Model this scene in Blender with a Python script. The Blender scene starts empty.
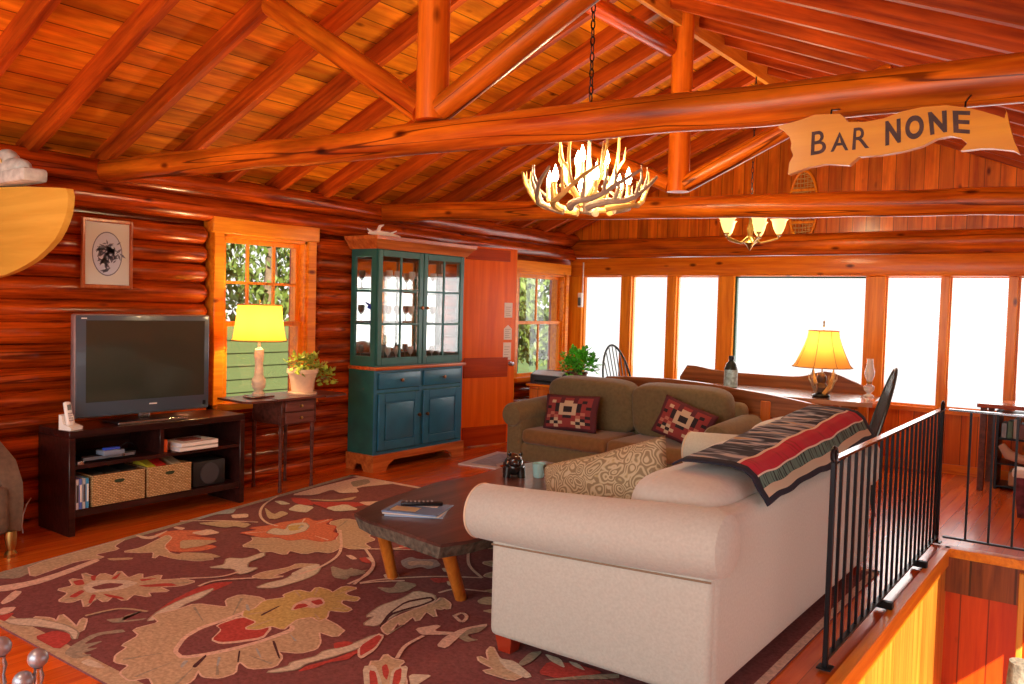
import bpy, bmesh, math, random
from mathutils import Vector, Matrix, Euler
random.seed(7)
PI = math.pi
sc = bpy.context.scene
C = sc.collection

# ---------------------------------------------------------------- camera
cam_d = bpy.data.cameras.new('camera')
cam_d.sensor_width = 36; cam_d.lens = 29.469
cam_d.clip_start = 0.02; cam_d.clip_end = 200
cam = bpy.data.objects.new('camera', cam_d); C.objects.link(cam)
Rm = Matrix(((0.804502, -0.047324, 0.592061, 0), (0.593323, 0.018241, -0.804758, 0), (0.027284, 0.998713, 0.042753, 1.5), (0, 0, 0, 1)))
cam.matrix_world = Rm
sc.camera = cam

# ---------------------------------------------------------------- world, sun, large lights, exposure
sc.view_settings.view_transform = 'Standard'
sc.view_settings.look = 'None'
sc.view_settings.gamma = 1
sc.view_settings.use_curve_mapping = False
sc.view_settings.exposure = 0.0
w = bpy.data.worlds.new('sky'); sc.world = w; w.use_nodes = True
w.node_tree.nodes['Background'].inputs[0].default_value = (1.0, 0.985, 0.96, 1)
w.node_tree.nodes['Background'].inputs[1].default_value = 1.25

def area(name, loc, target, sx, sy, power, col):
    l = bpy.data.lights.new(name, 'AREA'); l.shape = 'RECTANGLE'; l.size = sx; l.size_y = sy
    l.energy = power; l.color = col
    o = bpy.data.objects.new(name, l); C.objects.link(o); o.location = loc
    d = Vector(target) - Vector(loc)
    o.rotation_euler = d.to_track_quat('-Z', 'Y').to_euler()
    return o
def point(name, loc, power, col, r=0.05):
    l = bpy.data.lights.new(name, 'POINT'); l.energy = power; l.color = col; l.shadow_soft_size = r
    o = bpy.data.objects.new(name, l); C.objects.link(o); o.location = loc
    return o
sun_d = bpy.data.lights.new('sun', 'SUN'); sun_d.energy = 14; sun_d.angle = 0.009; sun_d.color = (1, 0.9, 0.72)
sun = bpy.data.objects.new('sun', sun_d); C.objects.link(sun)
sun.rotation_euler = Vector((-1.0, 1.0, -1.0)).to_track_quat('-Z', 'Y').to_euler()
# added soft and warm fills behind the camera, plus daylight at the back windows
area('rear_fill_area', (-2.0, -2.4, 1.7), (-3.0, 5.0, 1.4), 4.5, 1.8, 120, (1, 0.95, 0.86))  # added frontal fill at the open rear end, no window is built there
area('daylight_back_windows', (-2.9, 9.25, 1.35), (-2.9, 0, 0.9), 4.6, 1.1, 60, (1, 0.97, 0.93))
point('rear_warm_fill', (-2.2, -0.3, 2.6), 60, (1, 0.78, 0.5), 0.25)  # added warm fill out of view, it belongs to no fixture

# ---------------------------------------------------------------- materials
MATS = {}
def nt(name):
    m = bpy.data.materials.new(name); m.use_nodes = True
    n = m.node_tree; b = n.nodes['Principled BSDF']
    return m, n, b
def mat(name, col, rough=0.5, metal=0.0, var=0.0, scale=20, bump=0.0, emit=None, es=0, spec=None, coat=0, alpha=None, sheen=0):
    if name in MATS: return MATS[name]
    m, n, b = nt(name)
    b.inputs['Base Color'].default_value = (*col, 1); b.inputs['Roughness'].default_value = rough; b.inputs['Metallic'].default_value = metal
    if spec is not None: b.inputs['Specular IOR Level'].default_value = spec
    if coat: b.inputs['Coat Weight'].default_value = coat
    if sheen: b.inputs['Sheen Weight'].default_value = sheen
    if emit: b.inputs['Emission Color'].default_value = (*emit, 1); b.inputs['Emission Strength'].default_value = es
    if var or bump:
        tc = n.nodes.new('ShaderNodeTexCoord'); no = n.nodes.new('ShaderNodeTexNoise')
        no.inputs['Scale'].default_value = scale; no.inputs['Detail'].default_value = 5
        n.links.new(tc.outputs['Object'], no.inputs['Vector'])
        if var:
            r = n.nodes.new('ShaderNodeValToRGB')
            r.color_ramp.elements[0].position = 0.3; r.color_ramp.elements[1].position = 0.7
            r.color_ramp.elements[0].color = (*[c * (1 - var) for c in col], 1)
            r.color_ramp.elements[1].color = (*[min(1, c * (1 + var)) for c in col], 1)
            n.links.new(no.outputs['Fac'], r.inputs['Fac']); n.links.new(r.outputs['Color'], b.inputs['Base Color'])
        if bump:
            bp = n.nodes.new('ShaderNodeBump'); bp.inputs['Strength'].default_value = bump; bp.inputs['Distance'].default_value = 0.01
            n.links.new(no.outputs['Fac'], bp.inputs['Height']); n.links.new(bp.outputs['Normal'], b.inputs['Normal'])
    MATS[name] = m
    return m

def wood(name, dark, light, axis=2, rough=0.35, grain=26, plank=None, period=0.14, coat=0.3, knots=0.25, gap=0.35, stain=0.0, crack=0.0, bump=0.25):
    """varnished wood: grain along axis, optional plank joints along coordinate plank"""
    if name in MATS: return MATS[name]
    m, n, b = nt(name); L = n.links.new; N = n.nodes.new
    tc = N('ShaderNodeTexCoord'); mp = N('ShaderNodeMapping')
    s = [grain] * 3; s[axis] = grain * 0.06
    mp.inputs['Scale'].default_value = s
    L(tc.outputs['Object'], mp.inputs['Vector'])
    oi = N('ShaderNodeObjectInfo'); om = N('ShaderNodeMath'); om.operation = 'MULTIPLY'; om.inputs[1].default_value = 43.0; L(oi.outputs['Random'], om.inputs[0])
    oa = N('ShaderNodeVectorMath'); oa.operation = 'ADD'; L(mp.outputs['Vector'], oa.inputs[0]); L(om.outputs[0], oa.inputs[1])
    src = oa.outputs[0]
    no = N('ShaderNodeTexNoise'); no.inputs['Scale'].default_value = 1.0; no.inputs['Detail'].default_value = 6; no.inputs['Roughness'].default_value = 0.62; no.inputs['Distortion'].default_value = 0.25
    fac = None
    if plank is not None:
        sp = N('ShaderNodeSeparateXYZ'); L(tc.outputs['Object'], sp.inputs[0])
        dv = N('ShaderNodeMath'); dv.operation = 'DIVIDE'; dv.inputs[1].default_value = period; L(sp.outputs[plank], dv.inputs[0])
        fl = N('ShaderNodeMath'); fl.operation = 'FLOOR'; L(dv.outputs[0], fl.inputs[0])
        fr = N('ShaderNodeMath'); fr.operation = 'FRACT'; L(dv.outputs[0], fr.inputs[0])
        wn = N('ShaderNodeTexWhiteNoise'); wn.noise_dimensions = '1D'; L(fl.outputs[0], wn.inputs['W'])
        sc_ = N('ShaderNodeVectorMath'); sc_.operation = 'SCALE'; sc_.inputs['Scale'].default_value = 37; L(wn.outputs['Color'], sc_.inputs[0])
        ad = N('ShaderNodeVectorMath'); ad.operation = 'ADD'; L(src, ad.inputs[0]); L(sc_.outputs[0], ad.inputs[1])
        src = ad.outputs[0]
    L(src, no.inputs['Vector'])
    r = N('ShaderNodeValToRGB'); r.color_ramp.elements[0].position = 0.32; r.color_ramp.elements[1].position = 0.66
    r.color_ramp.elements[0].color = (*dark, 1); r.color_ramp.elements[1].color = (*light, 1)
    L(no.outputs['Fac'], r.inputs['Fac'])
    col = r.outputs['Color']
    if knots:
        vm = N('ShaderNodeMapping'); ks = [5.5] * 3; ks[axis] = 2.4; vm.inputs['Scale'].default_value = ks; L(tc.outputs['Object'], vm.inputs['Vector'])
        vo = N('ShaderNodeTexVoronoi'); vo.inputs['Scale'].default_value = 1.0; L(vm.outputs['Vector'], vo.inputs['Vector'])
        kr = N('ShaderNodeValToRGB'); kr.color_ramp.elements[0].position = 0.05; kr.color_ramp.elements[1].position = 0.13
        kr.color_ramp.elements[0].color = (knots, knots * 0.6, knots * 0.5, 1); kr.color_ramp.elements[1].color = (1, 1, 1, 1)
        L(vo.outputs['Distance'], kr.inputs['Fac'])
        mx = N('ShaderNodeMixRGB'); mx.blend_type = 'MULTIPLY'; mx.inputs['Fac'].default_value = 1; L(col, mx.inputs[1]); L(kr.outputs['Color'], mx.inputs[2]); col = mx.outputs[0]
    if stain:
        sn = N('ShaderNodeTexNoise'); sn.inputs['Scale'].default_value = 1.0; sn.inputs['Detail'].default_value = 4; sn.inputs['Roughness'].default_value = 0.6
        sm = N('ShaderNodeMapping'); ss = [5.0] * 3; ss[axis] = 1.3; sm.inputs['Scale'].default_value = ss; L(tc.outputs['Object'], sm.inputs['Vector'])
        sa = N('ShaderNodeVectorMath'); sa.operation = 'ADD'; L(sm.outputs['Vector'], sa.inputs[0]); L(om.outputs[0], sa.inputs[1]); L(sa.outputs[0], sn.inputs['Vector'])
        sr = N('ShaderNodeValToRGB'); sr.color_ramp.elements[0].position = 0.36; sr.color_ramp.elements[1].position = 0.56
        sr.color_ramp.elements[0].color = (1 - stain, 1 - stain, 1 - stain, 1); sr.color_ramp.elements[1].color = (1, 1, 1, 1)
        L(sn.outputs['Fac'], sr.inputs['Fac'])
        mx2 = N('ShaderNodeMixRGB'); mx2.blend_type = 'MULTIPLY'; mx2.inputs['Fac'].default_value = 1; L(col, mx2.inputs[1]); L(sr.outputs['Color'], mx2.inputs[2]); col = mx2.outputs[0]
    if crack:
        cn = N('ShaderNodeTexNoise'); cn.inputs['Scale'].default_value = 1.0; cn.inputs['Detail'].default_value = 1
        cm = N('ShaderNodeMapping'); cs = [11.0] * 3; cs[axis] = 0.35; cm.inputs['Scale'].default_value = cs; L(tc.outputs['Object'], cm.inputs['Vector'])
        ca = N('ShaderNodeVectorMath'); ca.operation = 'ADD'; L(cm.outputs['Vector'], ca.inputs[0]); L(om.outputs[0], ca.inputs[1]); L(ca.outputs[0], cn.inputs['Vector'])
        cd = N('ShaderNodeMath'); cd.operation = 'SUBTRACT'; cd.inputs[1].default_value = 0.5; L(cn.outputs['Fac'], cd.inputs[0])
        cb = N('ShaderNodeMath'); cb.operation = 'ABSOLUTE'; L(cd.outputs[0], cb.inputs[0])
        cr = N('ShaderNodeValToRGB'); cr.color_ramp.elements[0].position = 0.004; cr.color_ramp.elements[1].position = 0.012
        cr.color_ramp.elements[0].color = (0.18, 0.12, 0.1, 1); cr.color_ramp.elements[1].color = (1, 1, 1, 1); L(cb.outputs[0], cr.inputs['Fac'])
        mx3 = N('ShaderNodeMixRGB'); mx3.blend_type = 'MULTIPLY'; mx3.inputs['Fac'].default_value = crack; L(col, mx3.inputs[1]); L(cr.outputs['Color'], mx3.inputs[2]); col = mx3.outputs[0]
    if plank is not None:
        # tint per plank and the dark joint line
        tr = N('ShaderNodeMapRange'); tr.inputs['To Min'].default_value = 0.72; tr.inputs['To Max'].default_value = 1.12; L(wn.outputs['Value'], tr.inputs['Value'])
        jl = N('ShaderNodeMath'); jl.operation = 'GREATER_THAN'; jl.inputs[1].default_value = 0.05; L(fr.outputs[0], jl.inputs[0])
        jm = N('ShaderNodeMapRange'); jm.inputs['To Min'].default_value = gap; L(jl.outputs[0], jm.inputs['Value'])
        mu = N('ShaderNodeMath'); mu.operation = 'MULTIPLY'; L(tr.outputs[0], mu.inputs[0]); L(jm.outputs[0], mu.inputs[1])
        vs = N('ShaderNodeVectorMath'); vs.operation = 'SCALE'; L(col, vs.inputs[0]); L(mu.outputs[0], vs.inputs['Scale']); col = vs.outputs[0]
    L(col, b.inputs['Base Color'])
    b.inputs['Roughness'].default_value = rough; b.inputs['Coat Weight'].default_value = coat; b.inputs['Coat Roughness'].default_value = 0.18
    b.inputs['Specular IOR Level'].default_value = 0.18
    bp = N('ShaderNodeBump'); bp.inputs['Strength'].default_value = bump; bp.inputs['Distance'].default_value = 0.01
    L(no.outputs['Fac'], bp.inputs['Height']); L(bp.outputs['Normal'], b.inputs['Normal'])
    MATS[name] = m
    return m

def glass(name, tint=(1, 1, 1), refl=0.12):
    if name in MATS: return MATS[name]
    m = bpy.data.materials.new(name); m.use_nodes = True; n = m.node_tree
    n.nodes.remove(n.nodes['Principled BSDF'])
    t = n.nodes.new('ShaderNodeBsdfTransparent'); t.inputs[0].default_value = (*tint, 1)
    g = n.nodes.new('ShaderNodeBsdfGlossy'); g.inputs['Roughness'].default_value = 0.03
    mx = n.nodes.new('ShaderNodeMixShader'); mx.inputs[0].default_value = refl
    n.links.new(t.outputs[0], mx.inputs[1]); n.links.new(g.outputs[0], mx.inputs[2]); n.links.new(mx.outputs[0], n.nodes['Material Output'].inputs[0])
    MATS[name] = m
    return m

# ---------------------------------------------------------------- mesh builder
class MB:
    def __init__(s):
        s.v = []; s.f = []; s.mi = []; s.M = Matrix.Identity(4); s.c = 0; s.flat = []
        s.sm = True
    def at(s, M): s.M = M; return s
    def mid(s, i): s.c = i; return s
    def add(s, vs, fs):
        b = len(s.v)
        for p in vs: s.v.append(tuple(s.M @ Vector(p)))
        for f in fs: s.f.append([b + i for i in f]); s.mi.append(s.c)
        return s
    def box(s, x0, x1, y0, y1, z0, z1):
        v = [(x, y, z) for x in (x0, x1) for y in (y0, y1) for z in (z0, z1)]
        return s.add(v, [(0, 1, 3, 2), (4, 6, 7, 5), (0, 4, 5, 1), (2, 3, 7, 6), (0, 2, 6, 4), (1, 5, 7, 3)])
    def rbox(s, x0, x1, y0, y1, z0, z1, r=0.01, seg=2, bulge=None):
        bm = bmesh.new(); bmesh.ops.create_cube(bm, size=1)
        for v in bm.verts:
            v.co = Vector(((x0 + x1) / 2 + v.co.x * (x1 - x0), (y0 + y1) / 2 + v.co.y * (y1 - y0), (z0 + z1) / 2 + v.co.z * (z1 - z0)))
        r = min(r, (x1 - x0) * .49, (y1 - y0) * .49, (z1 - z0) * .49)
        bmesh.ops.bevel(bm, geom=bm.edges[:], offset=r, segments=seg, profile=0.5, affect='EDGES')
        bm.verts.index_update()
        s.add([v.co[:] for v in bm.verts], [[v.index for v in f.verts] for f in bm.faces]); bm.free(); return s
    def cyl(s, p, q, r0, r1=None, n=12, caps=True):
        return s.tube([p, q], [r0, r0 if r1 is None else r1], n, caps)
    def tube(s, pts, rad, n=8, caps=True):
        pts = [Vector(p) for p in pts]
        if not hasattr(rad, '__len__'): rad = [rad] * len(pts)
        rings = []; prev = None; vs = []; fs = []
        for i, p in enumerate(pts):
            t = (pts[min(i + 1, len(pts) - 1)] - pts[max(i - 1, 0)])
            if t.length < 1e-9: t = Vector((0, 0, 1))
            t.normalize()
            if prev is None:
                a = Vector((0, 0, 1)) if abs(t.z) < .9 else Vector((1, 0, 0))
                u = t.cross(a).normalized()
            else:
                u = prev - t * prev.dot(t)
                if u.length < 1e-6: u = t.orthogonal()
                u.normalize()
            prev = u; w_ = t.cross(u)
            for k in range(n):
                a = 2 * PI * k / n
                vs.append(p + (u * math.cos(a) + w_ * math.sin(a)) * rad[i])
        for i in range(len(pts) - 1):
            for k in range(n):
                k2 = (k + 1) % n
                fs.append((i * n + k, i * n + k2, (i + 1) * n + k2, (i + 1) * n + k))
        if caps:
            fs.append(tuple(reversed(range(n)))); fs.append(tuple(range((len(pts) - 1) * n, len(pts) * n)))
        return s.add(vs, fs)
    def lathe(s, prof, c=(0, 0, 0), n=20):
        vs = []; fs = []
        for r, z in prof:
            for k in range(n):
                a = 2 * PI * k / n
                vs.append((c[0] + r * math.cos(a), c[1] + r * math.sin(a), c[2] + z))
        for i in range(len(prof) - 1):
            for k in range(n):
                k2 = (k + 1) % n
                fs.append((i * n + k, i * n + k2, (i + 1) * n + k2, (i + 1) * n + k))
        if prof[0][0] > 1e-4: fs.append(tuple(reversed(range(n))))
        if prof[-1][0] > 1e-4: fs.append(tuple(range((len(prof) - 1) * n, len(prof) * n)))
        return s.add(vs, fs)
    def prism(s, poly, f0, f1):
        """poly: 2-D outline; f0/f1 map (u,v) to the two faces"""
        n = len(poly)
        vs = [f0(*p) for p in poly] + [f1(*p) for p in poly]
        fs = [tuple(reversed(range(n))), tuple(range(n, 2 * n))]
        for k in range(n):
            k2 = (k + 1) % n; fs.append((k, k2, n + k2, n + k))
        return s.add(vs, fs)
    def ell(s, c, a, e1=1.0, e2=1.0, nu=24, nv=14, pinch=0.0):
        def pw(x, e): return math.copysign(abs(x) ** e, x)
        vs = []; fs = []
        for j in range(nv + 1):
            ph = -PI / 2 + PI * j / nv
            for i in range(nu):
                th = 2 * PI * i / nu
                vs.append((c[0] + a[0] * pw(math.cos(ph), e1) * pw(math.cos(th), e2), c[1] + a[1] * pw(math.cos(ph), e1) * pw(math.sin(th), e2), c[2] + a[2] * pw(math.sin(ph), e1)))
        for j in range(nv):
            for i in range(nu):
                i2 = (i + 1) % nu
                fs.append((j * nu + i, j * nu + i2, (j + 1) * nu + i2, (j + 1) * nu + i))
        return s.add(vs, fs)
    def build(s, name, mats, parent=None, sharp=38, flat=False):
        me = bpy.data.meshes.new(name)
        me.from_pydata(s.v, [], s.f)
        if not isinstance(mats, (list, tuple)): mats = [mats]
        for m in mats: me.materials.append(m)
        bm = bmesh.new(); bm.from_mesh(me)
        for f, i in zip(bm.faces, s.mi): f.material_index = i; f.smooth = not flat
        bmesh.ops.remove_doubles(bm, verts=bm.verts[:], dist=1e-5)
        bmesh.ops.recalc_face_normals(bm, faces=bm.faces[:])
        bm.to_mesh(me); bm.free()
        if not flat: me.set_sharp_from_angle(angle=math.radians(sharp))
        o = bpy.data.objects.new(name, me); C.objects.link(o)
        if parent: o.parent = parent
        return o

def tag(o, label=None, cat=None, group=None, kind=None):
    if label: o['label'] = label
    if cat: o['category'] = cat
    if group: o['group'] = group
    if kind: o['kind'] = kind
    return o
def thing(name, label, cat, loc=(0, 0, 0), rz=0, group=None):
    o = bpy.data.objects.new(name, None); C.objects.link(o); o.location = loc; o.rotation_euler = (0, 0, rz)
    o.empty_display_size = 0.05
    return tag(o, label, cat, group)
def struct(name, mb, m, parent=None, **k):
    o = mb.build(name, m, parent, **k)
    if not parent: o['kind'] = 'structure'
    return o
def dup(root, loc, rz=None, label=None):
    r = root.copy(); C.objects.link(r); r.location = loc
    if rz is not None: r.rotation_euler = (0, 0, rz)
    if label: r['label'] = label
    def rec(a, b):
        for ch in [o for o in a.children]:
            c = ch.copy(); C.objects.link(c); c.parent = b; c.matrix_parent_inverse = ch.matrix_parent_inverse.copy(); rec(ch, c)
    rec(root, r)
    return r
def T(x=0, y=0, z=0, rx=0, ry=0, rz=0):
    return Matrix.Translation((x, y, z)) @ Euler((rx, ry, rz)).to_matrix().to_4x4()

# palette
LOG = dict(dark=(0.17, 0.015, 0.002), light=(0.60, 0.085, 0.005))
m_logy = wood('varnished_log_along_y', axis=1, rough=0.3, coat=0.3, **LOG)
m_wlog = wood('dark_wall_log', (0.13, 0.011, 0.0015), (0.62, 0.09, 0.005), axis=0, rough=0.26, coat=0.4, stain=0.42, crack=0.7)
m_logx = wood('varnished_log_along_x', (0.32, 0.038, 0.003), (0.80, 0.19, 0.008), axis=0, rough=0.34, coat=0.15, grain=18, stain=0.45, crack=0.9)
m_logz = wood('varnished_log_along_z', (0.44, 0.06, 0.004), (0.80, 0.19, 0.010), axis=2, rough=0.34, coat=0.15, grain=18)
m_raft = wood('rafter_wood', (0.26, 0.028, 0.002), (0.60, 0.10, 0.006), axis=0, rough=0.5, coat=0.0, stain=0.35)
m_roof = wood('roof_boards', (0.60, 0.12, 0.006), (0.98, 0.34, 0.014), axis=1, rough=0.6, coat=0.0, plank=0, period=0.155, grain=16, gap=0.3, stain=0.4)
m_gable = wood('gable_boards', (0.60, 0.095, 0.004), (0.95, 0.24, 0.011), axis=2, plank=0, period=0.13, grain=20, stain=0.35)
m_wain = wood('wainscot_boards', (0.62, 0.09, 0.004), (0.92, 0.22, 0.010), axis=2, plank=0, period=0.14, grain=16)
m_stairy = wood('stair_side_boards', (0.56, 0.20, 0.02), (0.85, 0.40, 0.05), axis=2, plank=1, period=0.12, grain=16)
m_stairx = wood('stair_end_boards', (0.62, 0.045, 0.003), (0.85, 0.10, 0.005), axis=2, plank=0, period=0.16, grain=16)
m_pine = wood('pine_trim', (0.68, 0.17, 0.008), (0.95, 0.35, 0.018), axis=2, rough=0.35)
m_piney = wood('pine_trim_y', (0.68, 0.17, 0.008), (0.95, 0.35, 0.018), axis=1, rough=0.35)
m_pinex = wood('pine_trim_x', (0.62, 0.12, 0.006), (0.90, 0.28, 0.014), axis=0, rough=0.35, knots=0.2)
m_floor = wood('oak_floor', (0.62, 0.085, 0.008), (0.80, 0.17, 0.016), axis=1, plank=0, period=0.085, rough=0.22, coat=0.6, knots=0, grain=20, gap=0.7)
m_bark = mat('dark_bark', (0.10, 0.045, 0.03), 0.9, var=0.5, scale=30, bump=0.5)
m_glass = glass('window_glass', refl=0.04)
m_white = mat('white_plastic', (0.85, 0.84, 0.8), 0.4)
m_black = mat('black_metal', (0.012, 0.012, 0.016), 0.35, metal=0.6)
m_steel = mat('steel', (0.55, 0.56, 0.6), 0.25, metal=1)
m_brass = mat('aged_brass', (0.45, 0.3, 0.1), 0.35, metal=1)
# ================================================================ SETTING
YB = 9.02; XL = -5.73; XR = 0.45; Y0 = -2.0
HX0, HX1, HY0, HY1 = -0.90, 0.42, 2.4, 6.05   # stair hole
b = MB()
b.box(XL - .15, HX0, Y0, YB + .1, -0.2, 0).box(HX0, XR + .1, HY1, YB + .1, -0.12, 0).box(HX0, XR + .1, Y0, HY0, -0.2, 0)
struct('floor', b, m_floor)
# stairwell linings below the floor
b = MB(); b.box(HX0 - .03, HX0 + .015, HY0, HY1, -2.6, -0.10)
struct('wall_stair_side', b, m_stairy)
b = MB(); b.box(HX0 - .02, HX0 + .03, HY0, HY1 + .02, -0.10, 0.012); b.box(HX0, XR, HY1 - .03, HY1 + .06, -0.045, 0.012)
struct('trim_1', b, m_piney)
b = MB(); b.box(HX0, XR, HY1, HY1 + .05, -2.6, -0.27)
struct('wall_stair_end', b, m_stairx)
b = MB(); b.box(HX0, XR, HY1 - .035, HY1 + .02, -0.27, -0.045).mid(0)
struct('trim_2', b, wood('stair_header', (0.16, 0.03, 0.008), (0.40, 0.10, 0.02), axis=2, plank=0, period=0.25))
b = MB(); b.box(HX0, XR, HY0, HY1, -2.7, -2.6)
struct('floor_lower', b, m_floor)
# right wall with low windows that let the sun in (outside the picture)
def wall_open(b, axisX, x0, x1, ya, yb, z0, z1, holes):
    """box wall at x0..x1 between ya and yb with rectangular holes (y0,y1,z0,z1)"""
    holes = sorted(holes); y = ya
    for (h0, h1, a, c) in holes:
        if h0 > y: b.box(x0, x1, y, h0, z0, z1)
        b.box(x0, x1, h0, h1, z0, a); b.box(x0, x1, h0, h1, c, z1)
        y = h1
    b.box(x0, x1, y, yb, z0, z1)
b = MB(); wall_open(b, 0, XR, XR + .12, Y0, YB, -2.7, 2.42, [(1.5, 4.4, 0.1, 1.35), (4.6, 5.6, -1.2, 0.50), (7.15, 7.45, 1.8, 2.2)])
struct('wall_right', b, m_pine)

# left wall: round logs with openings for window, door and second window
segs_full = [(Y0, YB)]
W1 = (3.90, 4.72, 0.68, 2.00); D1 = (6.92, 7.52, 0.0, 2.02); W2 = (7.78, 8.77, 0.68, 1.90)
wl = MB(); 
def slab(b, ya, yb, holes, z0, z1):
    wall_open(b, 0, XL - .16, XL - .07, ya, yb, z0, z1, holes)
slab(wl, Y0, YB + .1, [W1, D1, W2], 0, 2.45)
wall_left = struct('wall_left', wl, m_logy)
def log(parent, p, q, r, m, knots=6, n=14, wob=0.004, endround=True, name='log'):
    p = Vector(p); q = Vector(q); L = (q - p).length; k = max(4, int(L / 0.35))
    pts = []; rad = []
    if endround: pts += [p, p + (q - p) * (0.03 / L)]; rad += [r * .55, r * .9]
    for i in range(k + 1):
        t = (0.06 / L if endround else 0) + (1 - (0.12 / L if endround else 0)) * i / k
        pts.append(p.lerp(q, t) + Vector((random.uniform(-wob, wob), random.uniform(-wob, wob), random.uniform(-wob, wob)) if 0 < i < k else (0, 0, 0)))
        rad.append(r * random.uniform(.965, 1.03))
    if endround: pts += [p.lerp(q, 1 - .03 / L), q]; rad += [r * .9, r * .55]
    d = (q - p).normalized(); q4 = Vector((1, 0, 0)).rotation_difference(d).to_matrix().to_4x4()
    W_ = Matrix.Translation(p) @ q4; Wi = W_.inverted()
    b = MB(); b.tube([Wi @ v for v in pts], rad, n); o = b.build(name, m, parent); o.matrix_basis = W_; return o
CAS = 0.09
z = 0.065; i = 0
while z < 2.02:
    holes = []
    for (a, c, z0, z1) in (W1, D1, W2):
        if z > z0 - CAS - .05 and z < z1 + CAS + .08: holes.append((a - CAS - .02, c + CAS + .02))
    y = Y0 if True else 0
    for a, c in holes + [(YB - .01, YB)]:
        if a - y > 0.15: log(wall_left, (XL, y, z), (XL, a - .004, z), random.uniform(.074, .088), m_wlog)
        y = c
    z += 0.147; i += 1
log(wall_left, (XL + .03, Y0, 2.17), (XL + .03, YB, 2.17), 0.092, m_wlog)
log(wall_left, (XL + .05, Y0, 2.335), (XL + .05, YB, 2.335), 0.088, m_wlog)

# back wall
PX = [(-5.80, -5.55), (-5.0, -4.86), (-4.39, -4.27), (-3.76, -3.57), (-2.18, -1.99), (-1.49, -1.41), (-0.92, -0.84), (-0.2, 0.5)]
ZS, ZH = 0.62, 1.90
b = MB(); b.box(XL - .1, XR + .1, YB, YB + .12, 0, ZS - .04)
wb = struct('wall_back', b, m_wain)
MB().box(XL - .1, XR + .1, YB - .05, YB + .12, ZS - .045, ZS).build('window_sill', m_pinex, wb)
for a, c in PX: 
    bb = MB(); bb.rbox(a, c, YB - .025, YB + .1, ZS, ZH, .006, 1).build('post', m_pine, wb)
MB().rbox(XL, XR + .1, YB - .04, YB + .11, ZH, 2.12, .012, 2).build('header_board', m_pinex, wb)
log(wb, (XL, YB - .03, 2.235), (XR + .1, YB - .03, 2.235), 0.115, m_logx)
# panes
panes = [(-5.55, -5.0), (-4.86, -4.39), (-4.27, -3.76), (-3.57, -2.18), (-1.99, -1.49), (-1.41, -0.92), (-0.84, -0.2)]
m_green = mat('dark_green_frame', (0.01, 0.07, 0.035), 0.5)
for k, (a, c) in enumerate(panes):
    f = 0.022 if k == 3 else 0.016
    bb = MB(); bb.box(a, a + f, YB + .02, YB + .06, ZS, ZH).box(c - f * .4, c, YB + .02, YB + .06, ZS, ZH).box(a + f, c - f * .4, YB + .02, YB + .06, ZH - f * .8, ZH).box(a + f, c - f * .4, YB + .02, YB + .06, ZS, ZS + .02)
    wo = struct('window_%d' % (k + 3), bb, m_green if k == 3 else m_pine)
    MB().box(a, c, YB + .038, YB + .044, ZS, ZH).build('pane', m_glass, wo)

# roof geometry
XRID = -2.67; ZE = 2.34; SL = 0.41; ZR = ZE + (XRID - XL) * SL      # underside of rafters
RD = 0.14
zsl = lambda x: (ZE + (x - XL) * SL) if x < XRID else (ZR - (x - XRID) * SL)
# gable
b = MB(); poly = [(XL - .1, 2.30), (XR + .1, 2.30), (XR + .1, zsl(XR + .1) + RD), (XRID, ZR + RD), (XL - .1, ZE + RD - .03)]
b.prism(poly, lambda u, v: (u, YB, v), lambda u, v: (u, YB + .1, v))
struct('wall_gable', b, m_gable)
b = MB()
XLL = XL - .5; XRR = XR + .14
polyR = [(XLL, ZE + (XLL - XL) * SL + RD), (XRID, ZR + RD), (XRR, ZR - (XRR - XRID) * SL + RD), (XRR, ZR - (XRR - XRID) * SL + RD + .06), (XRID, ZR + RD + .07), (XLL, ZE + (XLL - XL) * SL + RD + .06)]
b.prism(polyR, lambda u, v: (u, Y0, v), lambda u, v: (u, YB + .5, v))
ceiling = struct('ceiling', b, m_roof)
k = 0; y = 2.48 - .48 * 9
while y < YB:
    for sgn in (-1, 1):
        bb = MB()
        xe = XL - .35 if sgn < 0 else XR + .35
        ze = ZR - abs(xe - XRID) * SL
        Lr = math.hypot(XRID - xe, ZR - ze); kk = Lr / abs(XRID - xe); hh = (RD - .002) / kk
        bb.box(0, Lr, -.026, .026, 0, hh)
        ro = bb.build('rafter', m_raft, ceiling); ro.location = (xe, y, ze)
        ro.rotation_euler = (0, -math.atan2(ZR - ze, XRID - xe), 0) if sgn < 0 else (0, 0, 0)
        if sgn > 0: ro.matrix_basis = Matrix.Translation((xe, y, ze)) @ Matrix(((-math.cos(math.atan(SL)), 0, math.sin(math.atan(SL)), 0), (0, -1, 0, 0), (math.sin(math.atan(SL)), 0, math.cos(math.atan(SL)), 0), (0, 0, 0, 1)))
    y += 0.48
m_ridge = wood('ridge_board', (0.62, 0.2, 0.02), (0.85, 0.4, 0.05), axis=1)
MB().box(XRID - .02, XRID + .02, Y0, YB, ZR - .08, ZR + RD).build('ridge_board', m_ridge, ceiling)
# blocking between the rafters over the wall plate
y = 2.48 - .48 * 9
while y < YB - .5:
    MB().box(XL - .10, XL - .06, y + .026, y + .454, ZE - .03, ZE + RD - .02).build('blocking', m_roof, ceiling); y += .48

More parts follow.
